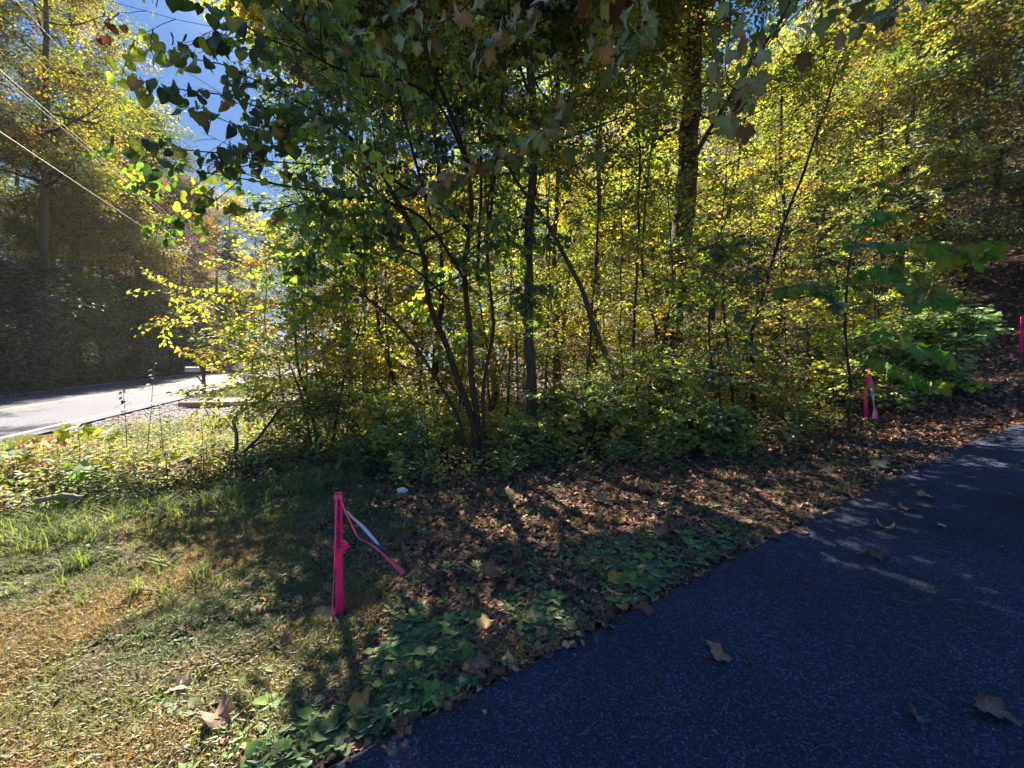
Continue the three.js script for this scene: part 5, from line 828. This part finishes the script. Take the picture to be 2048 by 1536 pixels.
fallen(1545, 1002, 26, 1.5, 'ovate', YEL, {}, 'small clear yellow leaf on the dark litter near the asphalt');
{ // white lump of paper
  const b = ground(805, 987), g = new THREE.IcosahedronGeometry(0.045, 4), p = g.attributes.position; for (let k = 0; k < p.count; k++) { const q = V(p.getX(k), p.getY(k), p.getZ(k)), m = 1 + 0.55 * Math.abs(noise(q.x * 45, q.y * 45, q.z * 45)) + 0.3 * noise(q.x * 110, q.y * 110, q.z * 110); p.setXYZ(k, q.x * m * 1.15, q.y * m * 0.8, q.z * m); } g.computeVertexNormals();
  const o = mesh('crumpled_paper', g, std({ name: 'white paper', color: col(0.78, 0.78, 0.80), roughness: 0.9, flatShading: true }), scene); o.position.copy(b).y += 0.025; tag(o, 'small crumpled white lump at the foot of the thicket, right of the nearest stake', 'litter');
}
// crooked bare branches at the edge of the weeds
function deadwood(name, label, cat, runs, mat = bark.dead) { const b = runs[0].pts[0].clone(), g = group(name, label, cat, b), m = new MB(); runs.forEach((q, i) => { const pts = smooth(q.pts, 16); pts.forEach((p, k) => { p.x += 0.02 * noise(k * 0.6, i * 3 + 1, 4); p.y += 0.02 * noise(k * 0.6, i * 3 + 7, 9); }); m.tube(pts, pts.map((_, k) => lerp(q.r, q.r1 ?? q.r * 0.3, k / 16)), 7, 0.3, i); }); mesh('branch', m.geometry(b), mat, g); return g; }
deadwood('bare_branch', 'crooked pale bare branch rising in an S bend at the left end of the thicket', 'branch', [
  { pts: [root(420, 5.6), at(440, 935, 5.6), at(470, 905, 5.7), at(472, 868, 5.7), at(468, 842, 5.75), at(488, 818, 5.8), at(520, 802, 5.9), at(545, 780, 6)], r: 0.032, r1: 0.014 }, { pts: path([472, 868, 5.7], [455, 845, 5.7], [440, 835, 5.7]), r: 0.01 }]);
deadwood('bare_branch', 'long dark fallen branch slanting up to the right through the weeds', 'branch', [
  { pts: [root(355, 5.3), at(400, 962, 5.35), at(450, 930, 5.4), at(500, 895, 5.5), at(535, 850, 5.6), at(562, 815, 5.7)], r: 0.028, r1: 0.012 }, { pts: path([500, 895, 5.5], [540, 880, 5.5], [580, 890, 5.5]), r: 0.012 }, { pts: path([470, 915, 5.4], [500, 950, 5.3], [520, 985, 5.2]), r: 0.012 }], bark.brown);
deadwood('bark_piece', 'pale strip of weathered bark lying in the weeds near the grass', 'bark', [{ pts: path([72, 1002, 4.2], [100, 996, 4.2], [130, 992, 4.2], [168, 994, 4.2]), r: 0.032, r1: 0.022 }]);
deadwood('dead_twig', 'thin pale twig curving over the grass below the weeds', 'twig', [{ pts: [ground(0, 1075).add(V(0, 0.03, 0)), ground(60, 1052).add(V(0, 0.05, 0)), ground(110, 1030).add(V(0, 0.07, 0)), ground(140, 1012).add(V(0, 0.1, 0))], r: 0.006, r1: 0.003 }]);
deadwood('bare_branch', 'dark slanting dead stem low in the thicket, left of the heart-leaved tree', 'branch', [{ pts: [root(830, 6.4), at(800, 880, 6.3), at(770, 850, 6.2), at(745, 825, 6.1)], r: 0.022, r1: 0.01 }], bark.dark);
deadwood('white_stem', 'thin white sunlit dead stem right of the foot of the leaning trunk', 'stem', [{ pts: [root(1264, 6.8), at(1266, 850, 6.8), at(1266, 800, 6.8), at(1262, 740, 6.8)], r: 0.010, r1: 0.006 }], bark.pale);
// tall weeds that stand above the rest
function tallWeed(u, d, top, label, o) {
  const b = root(u, d, 0.02), r = rng(600 + u), g = group('tall_weed', label, 'weed', b), w = new MB(), tip = at(...top, d), pts = smooth([b, b.clone().lerp(tip, 0.5).add(V(0.02, 0, 0)), tip], 14); w.tube(pts, pts.map((_, k) => lerp(0.007, 0.002, k / 14)), 5);
  const items = []; for (let k = 0; k < o.n; k++) { const f = lerp(o.from, 1, k / o.n) * 14, i = Math.min(13, Math.floor(f)), p = pts[i].clone().lerp(pts[i + 1], f - i), a = k * 2.4 + r(), dir = V(Math.cos(a), o.rise - o.droop * r(), Math.sin(a)), q = p.clone().addScaledVector(dir, o.side * (1.1 - k / o.n)); w.tube([p, q], [0.0025, 0.0012], 3); items.push({ m: mat4(q.clone().sub(b), dir, V((r() - 0.5), 1, (r() - 0.5)), o.leaf * (0.7 + 0.6 * r())), c: o.cols[Math.floor(r() * o.cols.length)] }); }
  mesh('stem', w.geometry(b), o.stem ?? bark.twig, g); for (const it of items) { const m = mesh('leaf', LEAF.ovate[1], o.mats[Math.floor(r() * o.mats.length)], g); m.applyMatrix4(it.m); }
}
tallWeed(283, 6.2, [308, 722], 'tall pale weed stalk with whitish tip leaves, standing up against the road', { n: 22, from: 0.45, rise: 0.2, droop: 0.4, side: 0.05, leaf: 0.06, cols: [0], mats: tone('pale weed leaf', [[0.36, 0.36, 0.28], [0.22, 0.24, 0.14], [0.42, 0.44, 0.38]], leafM), stem: bark.dead });
tallWeed(248, 5.8, [246, 772], 'dried brown weed with hanging shrivelled leaves, left of the tall pale stalk', { n: 26, from: 0.35, rise: 0.3, droop: 1.3, side: 0.14, leaf: 0.06, cols: [0], mats: tone('shrivelled leaf', [C.brown, [0.10, 0.05, 0.04], [0.2, 0.11, 0.08]], dryM) });
tallWeed(322, 5.9, [316, 800], 'short dried weed just right of the tall pale stalk', { n: 16, from: 0.4, rise: 0.3, droop: 1.3, side: 0.1, leaf: 0.055, cols: [0], mats: tone('withered leaf', [C.brown, [0.12, 0.06, 0.05]], dryM) });
tallWeed(400, 5.2, [402, 835], 'bare dark weed stalk in the middle of the weeds', { n: 7, from: 0.5, rise: 0.7, droop: 0.6, side: 0.1, leaf: 0.05, cols: [0], mats: tone('curled weed leaf', [C.brown, C.olive], dryM) });
// seedlings with big leaves among the weeds
function seedling(u, v, d, n, size, tones, label) { const b = root(u, d, 0.02), top = at(u, v, d), r = rng(650 + u), g = group('seedling', label, 'seedling', b), w = new MB(); w.tube(smooth([b, b.clone().lerp(top, 0.6).add(V(0.02, 0, 0.01)), top], 6), [0.006, 0.0055, 0.005, 0.0045, 0.004, 0.003, 0.002], 5); for (let k = 0; k < n; k++) { const a = k * 2.4 + r(), s = size * (0.75 + 0.5 * r()), p = top.clone().add(V(Math.cos(a) * s * 0.4, -0.12 * k / n, Math.sin(a) * s * 0.4)); w.tube([top.clone().add(V(0, -0.1 * k / n, 0)), p], [0.002, 0.0015], 3); const m = mesh('leaf', LEAF.maple[k % 6], tones[Math.floor(r() * tones.length)], g); m.applyMatrix4(mat4(p.sub(b), V(Math.cos(a), -0.4 + 0.5 * r(), Math.sin(a)), V((r() - 0.5) * 0.9, 1, 0.5 + r() * 0.5), s)); } mesh('stem', w.geometry(b), bark.twig, g); }
const goldT = tone('orange leaf', [C.orange, C.gold, [0.45, 0.2, 0.03]], leafM), limeT = tone('lime leaf', [C.lime, [0.24, 0.30, 0.03], C.fresh], leafM);
seedling(155, 850, 5.4, 6, 0.17, limeT, 'seedling with one big lobed yellow green leaf standing against the white road line');
seedling(65, 878, 5.2, 5, 0.12, goldT, 'orange-leaved seedling at the left, just below the white road line');
seedling(112, 878, 5.4, 4, 0.10, tone('rust leaf', [C.rust, C.orange], leafM), 'rust-coloured seedling between the orange and the lobed yellow green one');
seedling(30, 900, 4.9, 6, 0.13, limeT, 'light green lobed seedling at the far left edge of the weeds');
seedling(215, 860, 5.6, 6, 0.12, limeT, 'lime green seedling right of the big lobed leaf');
seedling(330, 905, 4.9, 5, 0.11, limeT, 'yellow green seedling in front of the dried weeds');
seedling(150, 930, 4.6, 6, 0.13, tone('fresh lobed leaf', [[0.08, 0.20, 0.025], C.fresh], leafM), 'fresh green lobed seedling low in the middle of the left weeds');

scene.fog = new THREE.FogExp2(new THREE.Color(1, 0.97, 0.9), 0.00045);
scene.traverse((o) => { if (o.isMesh) { o.castShadow = true; o.receiveShadow = true; } });
console.log('sprays', counts.sprays, 'things', scene.children.length);
renderer.render(scene, camera);
